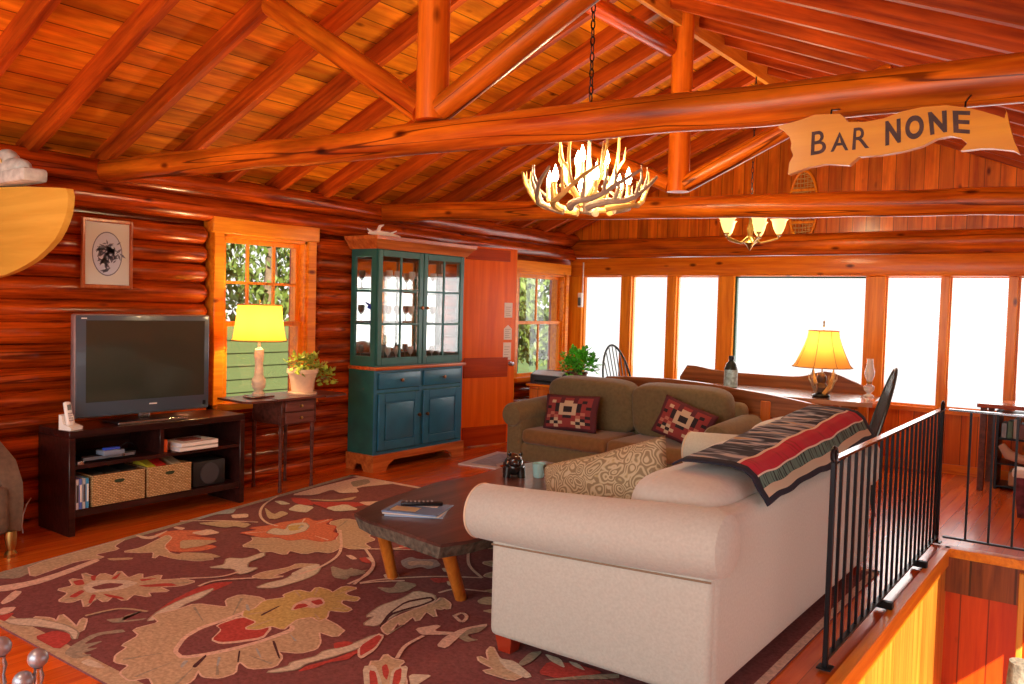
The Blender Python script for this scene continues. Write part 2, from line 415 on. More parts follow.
# trusses
def truss(Y, label, r, kr, d1, d2):
    t = thing('roof_truss', label, 'roof truss', (XRID, Y, 2.36))
    def P(x, z): return (x, 0, z)
    zt = -0.02
    L = XRID - XL
    log(t, P(-L - .02, zt), P(L, zt - .13 if Y < 4 else zt - .19), r, m_logx, wob=.006, n=18, endround=True, name='tie_beam')
    o = MB(); o.tube([P(0, zt + r * .2), P(0, .6), P(0, ZR - 2.36 + .05)], [kr * 1.05, kr, kr], 16).build('king_post', m_logz, t)
    for s in (-1, 1):
        x1 = -d1 if s < 0 else d2; zz = ZR - abs(x1) * SL - 2.36
        log(t, P(s * .06, zt + r * .85), P(x1, zz + .01), kr * .82, m_logx, n=14, endround=False, name='strut')
    return t
tr1 = truss(2.95, 'log truss nearest the viewer with the carved wooden banner hung under its beam', 0.074, 0.074, 1.2, 1.36)
tr2 = truss(5.60, 'farther log truss, its straight tie beam seen behind the antler chandelier', 0.080, 0.076, 1.4, 1.42)
# ridge pole log between the two trusses
b = MB(); b.tube([(XRID - .10, 1.0, ZR - .26), (XRID - .09, 3, ZR - .24), (XRID - .07, 5.53, ZR - .22)], [.06, .062, .06], 14)
rp = b.build('ridge_pole', m_logy); tag(rp, 'slim round log running under the ridge and ending at the farther king post', 'log pole')

b = MB(); b.rbox(-.475, -.44, 5.98, 6.02, -2.6, -.06, .004, 1)
struct('trim_4', b, m_stairy)
# window 1 in the log wall
def window_left(name, W, cols, rows_up, rail, casing=CAS, stool=True):
    y0, y1, z0, z1 = W; x = XL + .09
    b = MB()
    b.rbox(x - .12, x, y0 - casing, y0, z0 - .06, z1 + .01, .005, 1); b.rbox(x - .12, x, y1, y1 + casing, z0 - .06, z1 + .01, .005, 1)
    b.rbox(x - .12, x + .012, y0 - casing - .02, y1 + casing + .02, z1, z1 + .13, .006, 1)
    b.rbox(x - .12, x + .05, y0 - casing, y1 + casing, z0 - .05, z0, .006, 1)
    b.box(x - .2, x - .02, y0, y0 + .025, z0, z1).box(x - .2, x - .02, y1 - .025, y1, z0, z1).box(x - .2, x - .02, y0, y1, z1 - .025, z1)
    wn = struct(name, b, m_piney)
    def sash(za, zb, xx, nc, nr, nm):
        s = MB(); f = .038; a, c = y0 + .025, y1 - .025
        s.box(xx - .03, xx, a, a + f, za, zb).box(xx - .03, xx, c - f, c, za, zb).box(xx - .03, xx, a + f, c - f, zb - f, zb).box(xx - .03, xx, a + f, c - f, za, za + f)
        for i in range(1, nc):
            yy = a + (c - a) * i / nc; s.box(xx - .026, xx - .006, yy - .011, yy + .011, za, zb)
        for i in range(1, nr):
            zz = za + (zb - za) * i / nr; s.box(xx - .025, xx - .007, a, c, zz - .011, zz + .011)
        so = s.build(nm, m_pine, wn)
        MB().box(xx - .018, xx - .014, a + .02, c - .02, za + .02, zb - .02).build('pane', m_glass, so)
    sash(rail - .02, z1 - .025, x - .09, cols, rows_up, 'sash')
    sash(z0, rail + .02, x - .05, 1 if cols == 3 else cols, 1, 'sash')
    return wn
window_left('window_1', W1, 3, 2, 1.30)
window_left('window_2', W2, 2, 1, 1.31, casing=.07)

# door and its casing
b = MB()
x = XL + .09
b.rbox(x - .12, x, D1[0] - CAS, D1[0], 0, D1[3], .005, 1); b.rbox(x - .12, x, D1[1], D1[1] + CAS, 0, D1[3], .005, 1)
b.rbox(x - .12, x + .005, D1[0] - CAS, D1[1] + CAS, D1[3], D1[3] + .1, .005, 1)
b.box(XL - .08, XL + .10, D1[0], D1[1], 0, .035)
struct('trim_3', b, m_pine)
hx, hy = XL + .12, 6.70
dd = bpy.data.objects.new('door_1', None); C.objects.link(dd); dd['kind'] = 'structure'
dd.location = (hx, hy, 0.015); dd.rotation_euler = (0, 0, -math.atan2(.17, .68))
m_door = wood('door_wood', (0.68, 0.09, 0.004), (0.90, 0.17, 0.008), axis=2, knots=0, grain=12)
m_doord = wood('door_band', (0.32, 0.03, 0.003), (0.48, 0.06, 0.005), axis=1, knots=0)
DW, DH = 0.72, 2.10
MB().rbox(0, .04, 0, DW, 0, DH, .003, 1).build('door_leaf', m_door, dd)
for za, zb in ((.72, .93), (DH - .14, DH - .02), (.0, .2)):
    MB().rbox(.04, .05, .03, DW - .1, za, zb, .003, 1).build('cross_band', m_doord, dd)
MB().box(.0005, .0395, DW, DW + .004, .0, DH).build('door_edge', m_pine, dd)
kb = MB(); kb.at(T(.05, DW - .07, .86, ry=PI / 2)).lathe([(.0, .05), (.022, .048), (.026, .035), (.016, .02), (.01, .008), (.026, .004), (.026, 0)], n=16)
kb.build('door_knob', m_steel, dd)
m_paper = mat('paper_notice', (0.8, 0.72, 0.66), 0.8)
m_ink = mat('faded_print', (0.35, 0.27, 0.22), 0.8)
for j, (za, zb, ya, lab) in enumerate(((1.36, 1.52, .56, 'upper small paper notice taped to the open plank door'), (1.12, 1.28, .56, 'middle paper notice with peaked top taped to the plank door'), (.90, 1.09, .555, 'lowest and tallest paper notice on the door, just above the knob'))):
    M = dd.matrix_basis.copy()
    n = bpy.data.objects.new('paper_notice', None); 
    pb = MB()
    y2 = ya + .11
    if j == 1: pb.prism([(ya, za), (y2, za), (y2, zb - .04), ((ya + y2) / 2, zb), (ya, zb - .04)], lambda u, v: (.041, u, v), lambda u, v: (.043, u, v))
    else: pb.box(.041, .043, ya, y2, za, zb)
    pb.mid(1)
    for q in range(5): zz = zb - .045 - q * (zb - za - .05) / 5; pb.box(.0428, .0436, ya + .015, y2 - .02 - .015 * (q % 2), zz - .005, zz)
    o = pb.build('paper_notice', [m_paper, m_ink]); o.matrix_basis = Matrix.Translation(dd.location) @ Euler(dd.rotation_euler).to_matrix().to_4x4()
    tag(o, lab, 'paper notice', 'paper notices on the door')
# baseboards
b = MB(); 
for a, c in ((-2, 3.78), (4.83, 6.80), (8.9, YB)):
    b.box(XL + .06, XL + .095, a, c, 0, .05)
struct('baseboard_left', b, m_logy)
b = MB(); b.box(XL, HX0 + 1.3, YB - .025, YB, 0, .09); struct('baseboard_back', b, m_pinex)

# outside, seen through the left windows
b = MB(); b.prism([(-30, -8), (XL - .3, -8), (XL - .3, 9.3), (-25, 38), (-30, 38)], lambda u, v: (u, v, -.6), lambda u, v: (u, v, -.5))
struct('ground_outside', b, mat('grass_ground', (0.06, 0.11, 0.02), 0.9, var=.4, scale=3))
m_sid = mat('green_siding', (0.10, 0.135, 0.045), 0.7)
b = MB(); zz = -.5
while zz < 1.08:
    b.prism([(0, zz), (.03, zz), (.012, zz + .17), (0, zz + .17)], lambda u, v: (-9 + u, 3.5, v), lambda u, v: (-9 + u, 9.5, v)); zz += .165
b.box(-9.1, -9, 3.5, 9.5, -.5, 1.1)
o = b.build('garden_shed', m_sid); tag(o, 'low green clapboard shed outside the window behind the pale lamp', 'shed')
m_leaf = mat('tree_leaves', (0.09, 0.14, 0.02), 0.6, var=.5, scale=6)
m_trunk = mat('tree_trunk', (0.16, 0.11, 0.07), 0.9, var=.4, scale=10, bump=.4)
def leafball(b, c, R, n, s, rnd):
    for _ in range(n):
        d = Vector((rnd.gauss(0, 1), rnd.gauss(0, 1), rnd.gauss(0, 1))).normalized() * R * rnd.uniform(.5, 1)
        p = Vector(c) + Vector((d.x, d.y, d.z * .8)); e = Euler((rnd.uniform(0, 6), rnd.uniform(0, 6), rnd.uniform(0, 6))).to_matrix()
        q = s * rnd.uniform(.6, 1.3)
        b.add([p + e @ Vector(u) for u in ((-q, 0, 0), (0, -q * .5, q * .1), (q, 0, 0), (0, q * .5, q * .1))], [(0, 1, 2, 3)])
rnd = random.Random(3)
for (tx, ty, th, R, lab) in ((-12.6, 9.6, 3.6, 1.9, 'leafy green tree standing right behind the low green shed outside'), (-13.6, 17.0, 3.8, 1.6, 'leafy tree outside, left one seen through the far side window'), (-9.3, 12.2, 3.0, 1.2, 'leafy tree outside, right one seen through the far side window'), (-11.2, 6.2, 4.6, 1.6, 'high-crowned tree outside, its boughs filling the top of the near window')):
    t = thing('tree', lab, 'tree', (tx, ty, -.5))
    bb = MB(); bb.tube([(0, 0, 0), (.1, 0, th * .6), (0, .1, th)], [.16, .13, .05], 8); bb.build('trunk', m_trunk, t)
    bb = MB()
    for _ in range(9): leafball(bb, (rnd.uniform(-R, R) * .6, rnd.uniform(-R, R) * .7, th * .62 + rnd.uniform(-R, R) * .55), R * .55, 420, .085, rnd)
    bb.build('foliage', m_leaf, t, flat=True)

# curtain at the far side window
vs = []; fs = []
for i in range(41):
    yy = 7.83 + .26 * i / 40; xx = -5.86 + .02 * math.sin(i * 1.1)
    vs += [(xx, yy, .72), (xx, yy, 1.86)]
for i in range(40): fs.append((2 * i, 2 * i + 2, 2 * i + 3, 2 * i + 1))
b = MB(); b.add(vs, fs); o = b.build('curtain', mat('grey_curtain', (.30, .34, .38), .9), sharp=180)
md = o.modifiers.new('thickness', 'SOLIDIFY'); md.thickness = .003
tag(o, 'grey-blue pleated curtain in the left half of the far side window', 'curtain')
b = MB(); b.tube([(-.36, 4.2, -1.0), (-.325, 4.2, -.4), (-.30, 4.2, .02)], [.05, .06, .055], 14)
o = b.build('rolled_textile', mat('rough_beige', (.24, .20, .15), .95, var=.4, scale=50, bump=.8)); o.location = (0, 0, 0)
tag(o, 'rough beige textile roll leaning in the stairwell at the lower right corner', 'textile roll')
MOTIFS = """
G:-5044,2061 -5002,2132 -4800,2105 -4648,2045 -4603,1962 -4719,1873 -5062,2010
T:-4800,2105 -5062,2378 -5044,2555 -4933,2533 -4884,2699 -4793,2579 -4715,2572 -4717,2422 -4619,2437 -4669,2302 -4613,2139 -4572,2019
D:-4840,2137 -4977,2339 -4998,2514 -4875,2354 -4846,2200
P:-4562,1824 -4515,1980 -4544,2136 -4639,2398 -4586,2395 -4502,2205 -4440,2016 -4438,1866 -4484,1793
P:-4301,1758 -4428,1874 -4384,1896 -4292,1817 -4264,1755
T:-4117,1942 -4194,2033 -4289,2016 -4281,2097 -4405,2135 -4324,2176 -4455,2227 -4324,2236 -4369,2290 -4272,2300 -4347,2372 -4191,2334 -4214,2425 -4128,2376 -4115,2481 -4042,2421 -3975,2510 -3880,2533 -3876,2448 -3943,2362 -3843,2364 -3916,2285 -3842,2257 -3941,2225 -3879,2146 -3995,2152 -3932,2076 -4037,2088 -3929,1978 -4069,2035 -4053,1972
C:-4229,2114 -4291,2204 -4162,2317 -4077,2332 -4050,2240 -4074,2165 -4119,2087
D:-4197,2141 -4195,2229 -4119,2278 -4094,2220 -4135,2139
R:-4350,2123 -4348,2173 -4260,2144 -4270,2106
R:-4368,2228 -4355,2252 -4273,2202 -4300,2197
R:-4139,2000 -4193,2089 -4157,2093 -4102,2017
R:-3992,2024 -4092,2095 -4064,2102 -3964,2023
R:-4067,2132 -3945,2168 -3898,2157 -3996,2124
R:-4048,2300 -3959,2435 -3887,2439 -3985,2325
R:-4131,2362 -4071,2439 -4087,2353
R:-4248,2272 -4314,2370 -4218,2286
O:-4845,2861 -4856,2983 -4737,3108 -4619,3152 -4598,3057 -4717,2976 -4457,3082 -4567,2901 -4341,2983 -4328,2878 -4400,2777 -4463,2743 -4522,2743 -4613,2779 -4657,2862
T:-4651,2554 -4645,2672 -4734,2833 -4781,2918 -4705,2901 -4580,2769 -4413,2713 -4256,2794 -4138,2826 -4172,2740 -4303,2681 -4446,2662 -4397,2598 -4514,2675 -4552,2619
P:-4927,2787 -4817,2826 -4885,3001 -4759,2811 -4820,2773
P:-4920,3062 -4844,3085 -4816,3037 -4903,3032
T:-4598,2434 -4503,2540 -4474,2515 -4541,2428
G:-3724,1966 -3682,2024 -3697,2129 -3687,2152 -3706,2051 -3650,2007 -3595,2099 -3589,2068 -3653,1968
R:-3584,2085 -3716,2287 -3793,2492 -3785,2587 -3727,2667 -3677,2481 -3675,2322 -3601,2187
C:-3563,2080 -3637,2180 -3693,2333 -3714,2449 -3721,2543 -3643,2402 -3631,2310 -3565,2195 -3606,2183 -3550,2101
T:-4007,1770 -3922,1819 -3852,1811 -3941,1872 -3848,1860 -3721,1836 -3817,1909 -3786,1913 -3655,1828 -3714,1820 -3871,1795
C:-4066,1673 -3963,1775 -3791,1820 -3669,1817 -3587,1764 -3717,1797 -3849,1748 -3979,1673
R:-3757,1660 -3763,1758 -3681,1786 -3600,1753 -3523,1646 -3639,1642
G:-3445,1621 -3542,1724 -3603,1852 -3556,1955 -3511,1950 -3569,1860 -3520,1761 -3492,1844 -3469,1747 -3438,1792 -3431,1705 -3387,1742 -3406,1647
C:-3354,1656 -3364,1707 -3291,1715 -3219,1707 -3270,1682
P:-4224,1726 -4184,1784 -4128,1736 -4130,1688
R:-4131,1664 -4114,1748 -4039,1674 -4059,1635
T:-3312,1797 -3351,1870 -3389,1864 -3432,1969 -3518,1985 -3503,2106 -3608,2129 -3586,2248 -3596,2345 -3432,2415 -3531,2473 -3540,2560 -3422,2605 -3310,2555 -3274,2659 -2804,2592 -2766,2504 -2878,2498 -2778,2423 -2734,2363 -2753,2293 -2833,2252 -2866,2252 -2778,2220 -2723,2141 -2784,2066 -2877,2086 -2858,2053 -2799,2006 -2805,1942 -2863,1906 -2941,1934 -2865,1859 -2854,1780 -2927,1741 -3019,1775 -3046,1708 -3141,1720 -3179,1783 -3251,1759
P:-3175,1964 -3275,2073 -3322,2182 -3323,2307 -3334,2430 -3288,2436 -3012,2477 -2960,2429 -2968,2262 -2985,2138 -3028,2023 -3079,1941
D:-3159,1978 -3252,2078 -3291,2177 -3295,2299 -3302,2407 -3267,2420 -3019,2455 -2995,2429 -2992,2270 -3014,2154 -3054,2040 -3096,1966
P:-3155,2132 -3224,2234 -3285,2244 -3302,2390 -3211,2435 -3068,2398 -2991,2285 -3046,2182 -3086,2134
R:-3158,2144 -3211,2230 -3278,2250 -3281,2375 -3198,2414 -3078,2389 -3012,2296 -3064,2194 -3104,2147
Y:-3152,2306 -3173,2395 -3287,2393 -3343,2444 -3319,2482 -3381,2585 -3335,2680 -3376,2700 -3381,2791 -3295,2808 -3340,2885 -3261,2895 -3213,2879 -3246,2987 -3170,3013 -3168,2917 -3122,2901 -3056,2920 -3031,2869 -3102,2844 -3068,2801 -2967,2784 -2959,2740 -3042,2702 -2973,2630 -2972,2582 -3030,2597 -3066,2534 -3034,2452 -3011,2412 -3088,2406 -3097,2339
P:-3169,2577 -3230,2644 -3247,2755 -3196,2799 -3122,2754 -3104,2683 -3157,2655
R:-3172,2591 -3216,2656 -3198,2689 -3153,2676
R:-3201,2723 -3188,2780 -3130,2748 -3134,2709
B:-3404,2494 -3394,2503 -3311,2454 -3336,2450
B:-2939,2206 -2921,2208 -2821,2152 -2872,2171
B:-2982,2054 -2964,2056 -2901,1999 -2915,2000
B:-2956,2400 -2861,2367 -2871,2358
B:-3054,1943 -3039,1956 -2995,1897 -3017,1902
N:-2944,2296 -2938,2307 -2771,2206 -2777,2201
N:-2967,2143 -2961,2148 -2870,2074 -2875,2070
N:-2981,1932 -3038,2032 -3020,2027 -2954,1932
N:-3266,2578 -3262,2599 -3219,2452 -3236,2453
C:-2714,2086 -2683,2182 -2707,2210 -2672,2314 -2692,2374 -2653,2460 -2657,2638 -2624,2624 -2606,2473 -2622,2356 -2657,2240 -2638,2184 -2676,2118
R:-2617,2167 -2635,2222 -2601,2337 -2595,2496 -2613,2619 -2575,2581 -2545,2460 -2570,2439 -2551,2378 -2591,2307 -2591,2235
R:-2726,2453 -2700,2503 -2659,2510 -2655,2473 -2676,2414
C:-3565,2670 -3578,2759 -3559,2858 -3602,2971 -3623,3112 -3585,3122 -3510,3030 -3482,2926 -3485,2799 -3494,2732
D:-3576,2950 -3604,3082 -3575,3085 -3548,2953
T:-3720,2760 -3744,2847 -3701,2998 -3724,3071 -3612,3145 -3671,3001 -3652,2906 -3652,2841 -3597,2888 -3636,2791
G:-3558,3169 -3429,3168 -3443,3224 -3376,3192 -3344,3265 -3343,3132 -3307,3057 -3397,3042
T:-2468,2424 -2436,2451 -2473,2518 -2417,2499 -2360,2515 -2346,2463 -2242,2399 -2152,2305 -2256,2219
C:-2457,2370 -2426,2412 -2304,2327 -2219,2250 -2271,2207
R:-2411,2362 -2383,2370 -2315,2317 -2249,2252 -2286,2248
R:-2397,2420 -2399,2450 -2340,2406 -2288,2340 -2335,2365
C:-2349,2429 -2322,2498 -2231,2387 -2175,2287 -2204,2262
R:-2325,2419 -2326,2464 -2246,2375 -2211,2311 -2238,2317
C:-2265,2438 -2184,2492 -2177,2432 -2166,2348
C:-2782,2679 -2816,2794 -2841,2751 -2894,2903 -2883,3053 -2911,3176 -2804,3194 -2733,3134 -2731,3020 -2771,2919 -2735,2780 -2727,2706
N:-2713,2717 -2794,2856 -2848,3035 -2796,3166 -2740,3138 -2738,3027 -2762,2927 -2762,2840 -2687,2708
C:-2785,2863 -2829,3014 -2781,3140 -2755,3130 -2755,3045 -2778,2944
T:-2694,2714 -2730,2825 -2734,2951 -2721,3121 -2750,3192 -2657,3153 -2605,3083 -2677,3089 -2624,3067 -2673,3047 -2580,2962 -2678,2998 -2612,2864 -2680,2910 -2638,2781 -2690,2818 -2609,2670 -2643,2679
P:-2601,2478 -2658,2655 -2614,2655 -2534,2521 -2510,2414 -2545,2425
R:-2613,2504 -2644,2641 -2614,2640 -2553,2533 -2536,2438 -2546,2440
B:-3327,3495 -3333,3586 -3267,3580 -3189,3648 -3089,3579 -3098,3481 -3160,3486 -3183,3406 -3256,3432
C:-3283,3502 -3250,3562 -3168,3603 -3121,3539 -3197,3515 -3218,3454
G:-3110,3080 -3027,3127 -3091,3230 -2968,3257 -2937,3128 -2993,3055
P:-2569,2800 -2524,2898 -2496,2902 -2483,2835 -2394,2890 -2402,2846 -2445,2809 -2497,2765
P:-2362,2715 -2400,2810 -2405,2940 -2354,3063 -2331,3034 -2358,2883 -2311,2723
G:-2353,2850 -2379,2962 -2335,3039 -2315,2958 -2341,2898 -2296,2879 -2261,2890 -2287,2832
T:-2579,3267 -2584,3335 -2534,3377 -2458,3278 -2542,3242
T:-2652,3400 -2616,3484 -2557,3407
T:-2477,3171 -2437,3250 -2386,3183
R:-2996,3368 -2919,3447 -2872,3393 -2910,3333
C:-2896,3400 -2816,3389 -2795,3354 -2843,3349
R:-3550,3704 -3428,3777 -3393,3716 -3483,3657
C:-3059,3545 -3010,3575 -2943,3540 -3004,3503
C:-3260,3751 -3232,3811 -3172,3729 -3190,3694
C:-3226,3251 -3179,3321 -3129,3280 -3165,3210
T:-2157,2751 -2089,2742 -2160,2816 -2176,2872 -2095,2803 -1996,2725 -1899,2715 -1907,2657 -2053,2646 -2028,2698 -2121,2715
C:-2184,2883 -2071,2790 -2007,2811 -1867,2741 -1877,2703 -2018,2737
G:-1984,2798 -2010,2925 -1975,2972 -1950,2859 -1954,2791
R:-1865,2773 -1900,2900 -1797,2955 -1663,2957 -1693,2886 -1776,2788
C:-1956,2953 -1873,2956 -1803,2886 -1892,2907
C:-1835,2955 -1788,2962 -1726,2920 -1792,2927
G:-1837,2716 -1699,2896 -1609,2987 -1586,2946
C:-5025,3916 -4993,3962 -4861,3945 -4888,3880
R:-5035,4077 -4886,4130 -4715,4040 -4786,3974 -4898,3993
C:-4744,3817 -4830,3974 -4670,4002 -4580,3855 -4651,3828
P:-4916,3473 -4852,3568 -4765,3505 -4819,3420
T:-4932,3760 -4704,3668 -4752,3772 -4647,3757 -4589,3595 -4648,3576
R:-4836,4051 -4565,4302 -4437,4298 -4485,4095 -4493,4011 -4705,4050
C:-4597,4030 -4573,4213 -4372,4160 -4452,4011
P:-5091,4113 -5150,4430 -5202,4897 -5148,5118 -4990,5101 -4805,4959 -4928,4641 -4779,4543 -4863,4418 -5009,4467 -4953,4243
G:-5123,4759 -5103,4938 -4970,4853 -4939,4630
T:-4907,4110 -4716,4246 -4693,4442 -4632,4325 -4725,4179
P:-4555,4312 -4451,4451 -4312,4414 -4416,4278
T:-4228,3064 -4291,3202 -4362,3226 -3888,3507 -4075,3699 -4272,3781 -4262,3929 -4090,3947 -3859,3830 -3840,3725 -3740,3697 -3732,3589 -3623,3549 -3695,3458 -3783,3461 -3731,3321 -3820,3294 -3826,3211 -3954,3201 -3895,3125 -4015,3121 -4041,3071 -4122,3104
O:-4490,3231 -4456,3354 -4540,3341 -4488,3485 -4500,3574 -4464,3675 -4476,3769 -4358,3737 -4320,3876 -4254,3731 -4160,3750 -4072,3638 -4010,3633 -3921,3505 -3958,3443 -4079,3422 -4116,3331 -4238,3337 -4283,3268 -4363,3255
C:-4364,3344 -4421,3449 -4328,3469 -4423,3577 -4386,3677 -4291,3631 -4218,3537 -4220,3414 -4273,3365
Y:-4394,3538 -4348,3645 -4264,3528 -4291,3471
T:-4890,3186 -4821,3315 -4786,3381 -4601,3416 -4558,3324 -4644,3311 -4650,3242
P:-4712,3030 -4702,3162 -4570,3158 -4593,3048
T:-4603,2894 -4553,2968 -4431,3049 -4402,2935 -4442,2793
T:-4391,2761 -4250,2860 -4129,2868 -4211,2722 -4275,2689
C:-4026,2698 -3999,2791 -4097,2872 -4008,2926 -4033,3079 -3971,3032 -3947,2907 -3868,2837 -3820,2879 -3790,2793 -3802,2740 -3901,2785
C:-3600,2917 -3642,3058 -3618,3150 -3541,3056 -3522,2933
P:-3638,3352 -3609,3378 -3528,3349 -3540,3315
R:-3538,3366 -3514,3412 -3404,3338 -3472,3326
G:-3461,3126 -3406,3220 -3308,3215 -3319,3110
B:-5062,3268 -5101,3413 -5024,3597 -4929,3497 -4993,3402 -4957,3259
B:-4310,3614 -4291,3534 -4348,3612
"""
VINES = """
P:-5129,4033 -4979,3795 -4772,3606 -4575,3505 -4441,3495
P:-4070,3703 -3717,3385 -3588,3153 -3561,2951
P:-3634,3512 -3409,3358 -3284,3192 -3246,3015
P:-5007,3146 -4834,3324 -4613,3471
P:-3591,3551 -3518,3643 -3472,3766
P:-3219,3031 -3320,3241 -3404,3352 -3508,3407
P:-3207,3062 -3152,3150 -3061,3250
P:-3971,2499 -3846,2649 -3838,2765
P:-2401,2512 -2463,2630 -2479,2762
P:-2533,3036 -2454,2998 -2477,3063 -2526,3085 -2529,3031
P:-3213,3070 -3156,3201 -2979,3411 -2778,3559
P:-2778,3559 -2970,3684 -3157,3912 -3224,4069
P:-2797,3225 -2765,3329 -2620,3403
P:-3665,3495 -3427,3686 -3238,3771
P:-3793,2492 -3804,2600 -3687,2762
T:-3824,1926 -3793,2071 -3660,2137
"""
# ================================================================ RUG
RCOL = {'T': (0.48, 0.38, 0.25), 'P': (0.66, 0.50, 0.40), 'R': (0.42, 0.07, 0.06), 'O': (0.58, 0.19, 0.10), 'C': (0.58, 0.54, 0.43), 'G': (0.32, 0.29, 0.22), 'Y': (0.50, 0.40, 0.15), 'D': (0.20, 0.078, 0.078), 'B': (0.36, 0.40, 0.40), 'N': (0.08, 0.035, 0.04)}
RORD = list(RCOL)
rmats = [mat('rug_' + {'T': 'tan', 'P': 'blush', 'R': 'red', 'O': 'coral', 'C': 'cream', 'G': 'grey', 'Y': 'olive', 'D': 'plum', 'B': 'pale_blue', 'N': 'near_black'}[k], c, 0.95, var=.22, scale=60, bump=.4, spec=.1) for k, c in RCOL.items()]
b = MB(); b.mid(RORD.index('D'))
outer = [(-4.72, 1.63), (-1.105, 1.66), (-1.11, 5.20), (-5.34, 4.98)]
b.prism(outer, lambda u, v: (u, v, 0.001), lambda u, v: (u, v, 0.010))
def strip(p, q, w, col, z, side):
    d = (Vector(q) - Vector(p)).normalized(); n = Vector((-d.y, d.x)) * w * side
    b.mid(RORD.index(col)).add([(p[0], p[1], z), (q[0], q[1], z), (q[0] + n.x, q[1] + n.y, z), (p[0] + n.x, p[1] + n.y, z)], [(0, 1, 2, 3)])
strip(outer[0], outer[1], .085, 'T', .0105, 1); strip(outer[2], outer[3], .05, 'P', .0105, 1); strip(outer[3], outer[0], .05, 'G', .0105, 1); strip(outer[1], outer[2], .04, 'P', .0105, 1)
z = .0112; VE = []
def clip_rug(poly):
    O = [(-4.70, 1.66), (-1.14, 1.69), (-1.14, 5.17), (-5.32, 4.95)]
    for i in range(4):
        a, c = O[i], O[(i + 1) % 4]; out = []
        f = lambda p: (c[0] - a[0]) * (p[1] - a[1]) - (c[1] - a[1]) * (p[0] - a[0])
        for k in range(len(poly)):
            p, q = poly[k - 1], poly[k]; fp, fq = f(p), f(q)
            if (fp >= 0) != (fq >= 0): t_ = fp / (fp - fq); out.append((p[0] + t_ * (q[0] - p[0]), p[1] + t_ * (q[1] - p[1])))
            if fq >= 0: out.append(q)
        poly = out
        if not poly: return poly
    return poly
def rug_add(poly, col):
    global z
    poly = clip_rug(poly)
    if len(poly) < 3: return
    for _ in range(1):      # soften the corners of the tufted shapes
        q_ = []
        for k in range(len(poly)):
            p0, p1 = Vector(poly[k]), Vector(poly[(k + 1) % len(poly)]); q_ += [tuple(p0.lerp(p1, .16)), tuple(p0.lerp(p1, .84))]
        poly = q_
    if col in 'TCYO' and len(poly) > 14:      # thin outline of lighter or darker yarn
        z += .00003
        n_ = len(poly); oc = {'T': 'P', 'C': 'G', 'Y': 'P', 'O': 'R'}[col]
        ar = sum(poly[k - 1][0] * poly[k][1] - poly[k][0] * poly[k - 1][1] for k in range(n_))
        out = []
        for k in range(n_):
            d = Vector(poly[(k + 1) % n_]) - Vector(poly[k - 1]); d = d.normalized() if d.length > 1e-6 else Vector((1, 0))
            s_ = 1 if ar > 0 else -1; out.append((poly[k][0] + d.y * .008 * s_, poly[k][1] - d.x * .008 * s_))
        for k in range(n_):
            k2 = (k + 1) % n_
            b.mid(RORD.index(oc)).add([(*out[k], z), (*out[k2], z), (*poly[k2], z), (*poly[k], z)], [(0, 1, 2, 3)])
        z += .00002
        if n_ > 34:                                # petal veins
            cx_ = sum(p[0] for p in poly) / n_; cy_ = sum(p[1] for p in poly) / n_
            rd = [math.dist(p, (cx_, cy_)) for p in poly]; VE.append((poly, cx_, cy_, rd, {'T': 'G', 'C': 'G', 'Y': 'T', 'O': 'P'}[col]))
    z += .00003
    b.mid(RORD.index(col)).add([(x, y, z) for x, y in poly], [tuple(range(len(poly)))])
    while VE:
        pl_, cx_, cy_, rd, vc = VE.pop(); n_ = len(pl_); z += .00002
        for k in range(n_):
            if rd[k] >= rd[k - 1] and rd[k] > rd[(k + 1) % n_] and rd[k] > rd[(k + 3) % n_] and rd[k] > rd[k - 3]:
                A = Vector((cx_, cy_)).lerp(Vector(pl_[k]), .55); B_ = Vector((cx_, cy_)).lerp(Vector(pl_[k]), .93)
                d = (B_ - A).normalized(); w_ = Vector((-d.y, d.x)) * .007
                b.mid(RORD.index(vc)).add([(*(A - w_ * .3), z), (*(B_ - w_), z), (*(B_ + w_), z), (*(A + w_ * .3), z)], [(0, 1, 2, 3)])
for line in MOTIFS.strip().splitlines():
    c, r = line.split(':')
    rug_add([tuple(float(q) / 1000 for q in p.split(',')) for p in r.split()], c)
for line in VINES.strip().splitlines():
    c, r = line.split(':')
    P = [Vector([float(q) / 1000 for q in p.split(',')]) for p in r.split()]
    pts = []
    for i in range(len(P) - 1):      # Catmull-Rom
        p0, p1, p2, p3 = P[max(i - 1, 0)], P[i], P[i + 1], P[min(i + 2, len(P) - 1)]
        for k in range(6):
            t = k / 6; pts.append(.5 * ((2 * p1) + (p2 - p0) * t + (2 * p0 - 5 * p1 + 4 * p2 - p3) * t * t + (3 * p1 - p0 - 3 * p2 + p3) * t ** 3))
    pts.append(P[-1])
    z += .00003
    for i in range(len(pts) - 1):
        d = (pts[i + 1] - pts[i]); n = Vector((-d.y, d.x)).normalized() * .009
        b.mid(RORD.index(c)).add([(*(pts[i] - n), z), (*(pts[i + 1] - n), z), (*(pts[i + 1] + n), z), (*(pts[i] + n), z)], [(0, 1, 2, 3)])
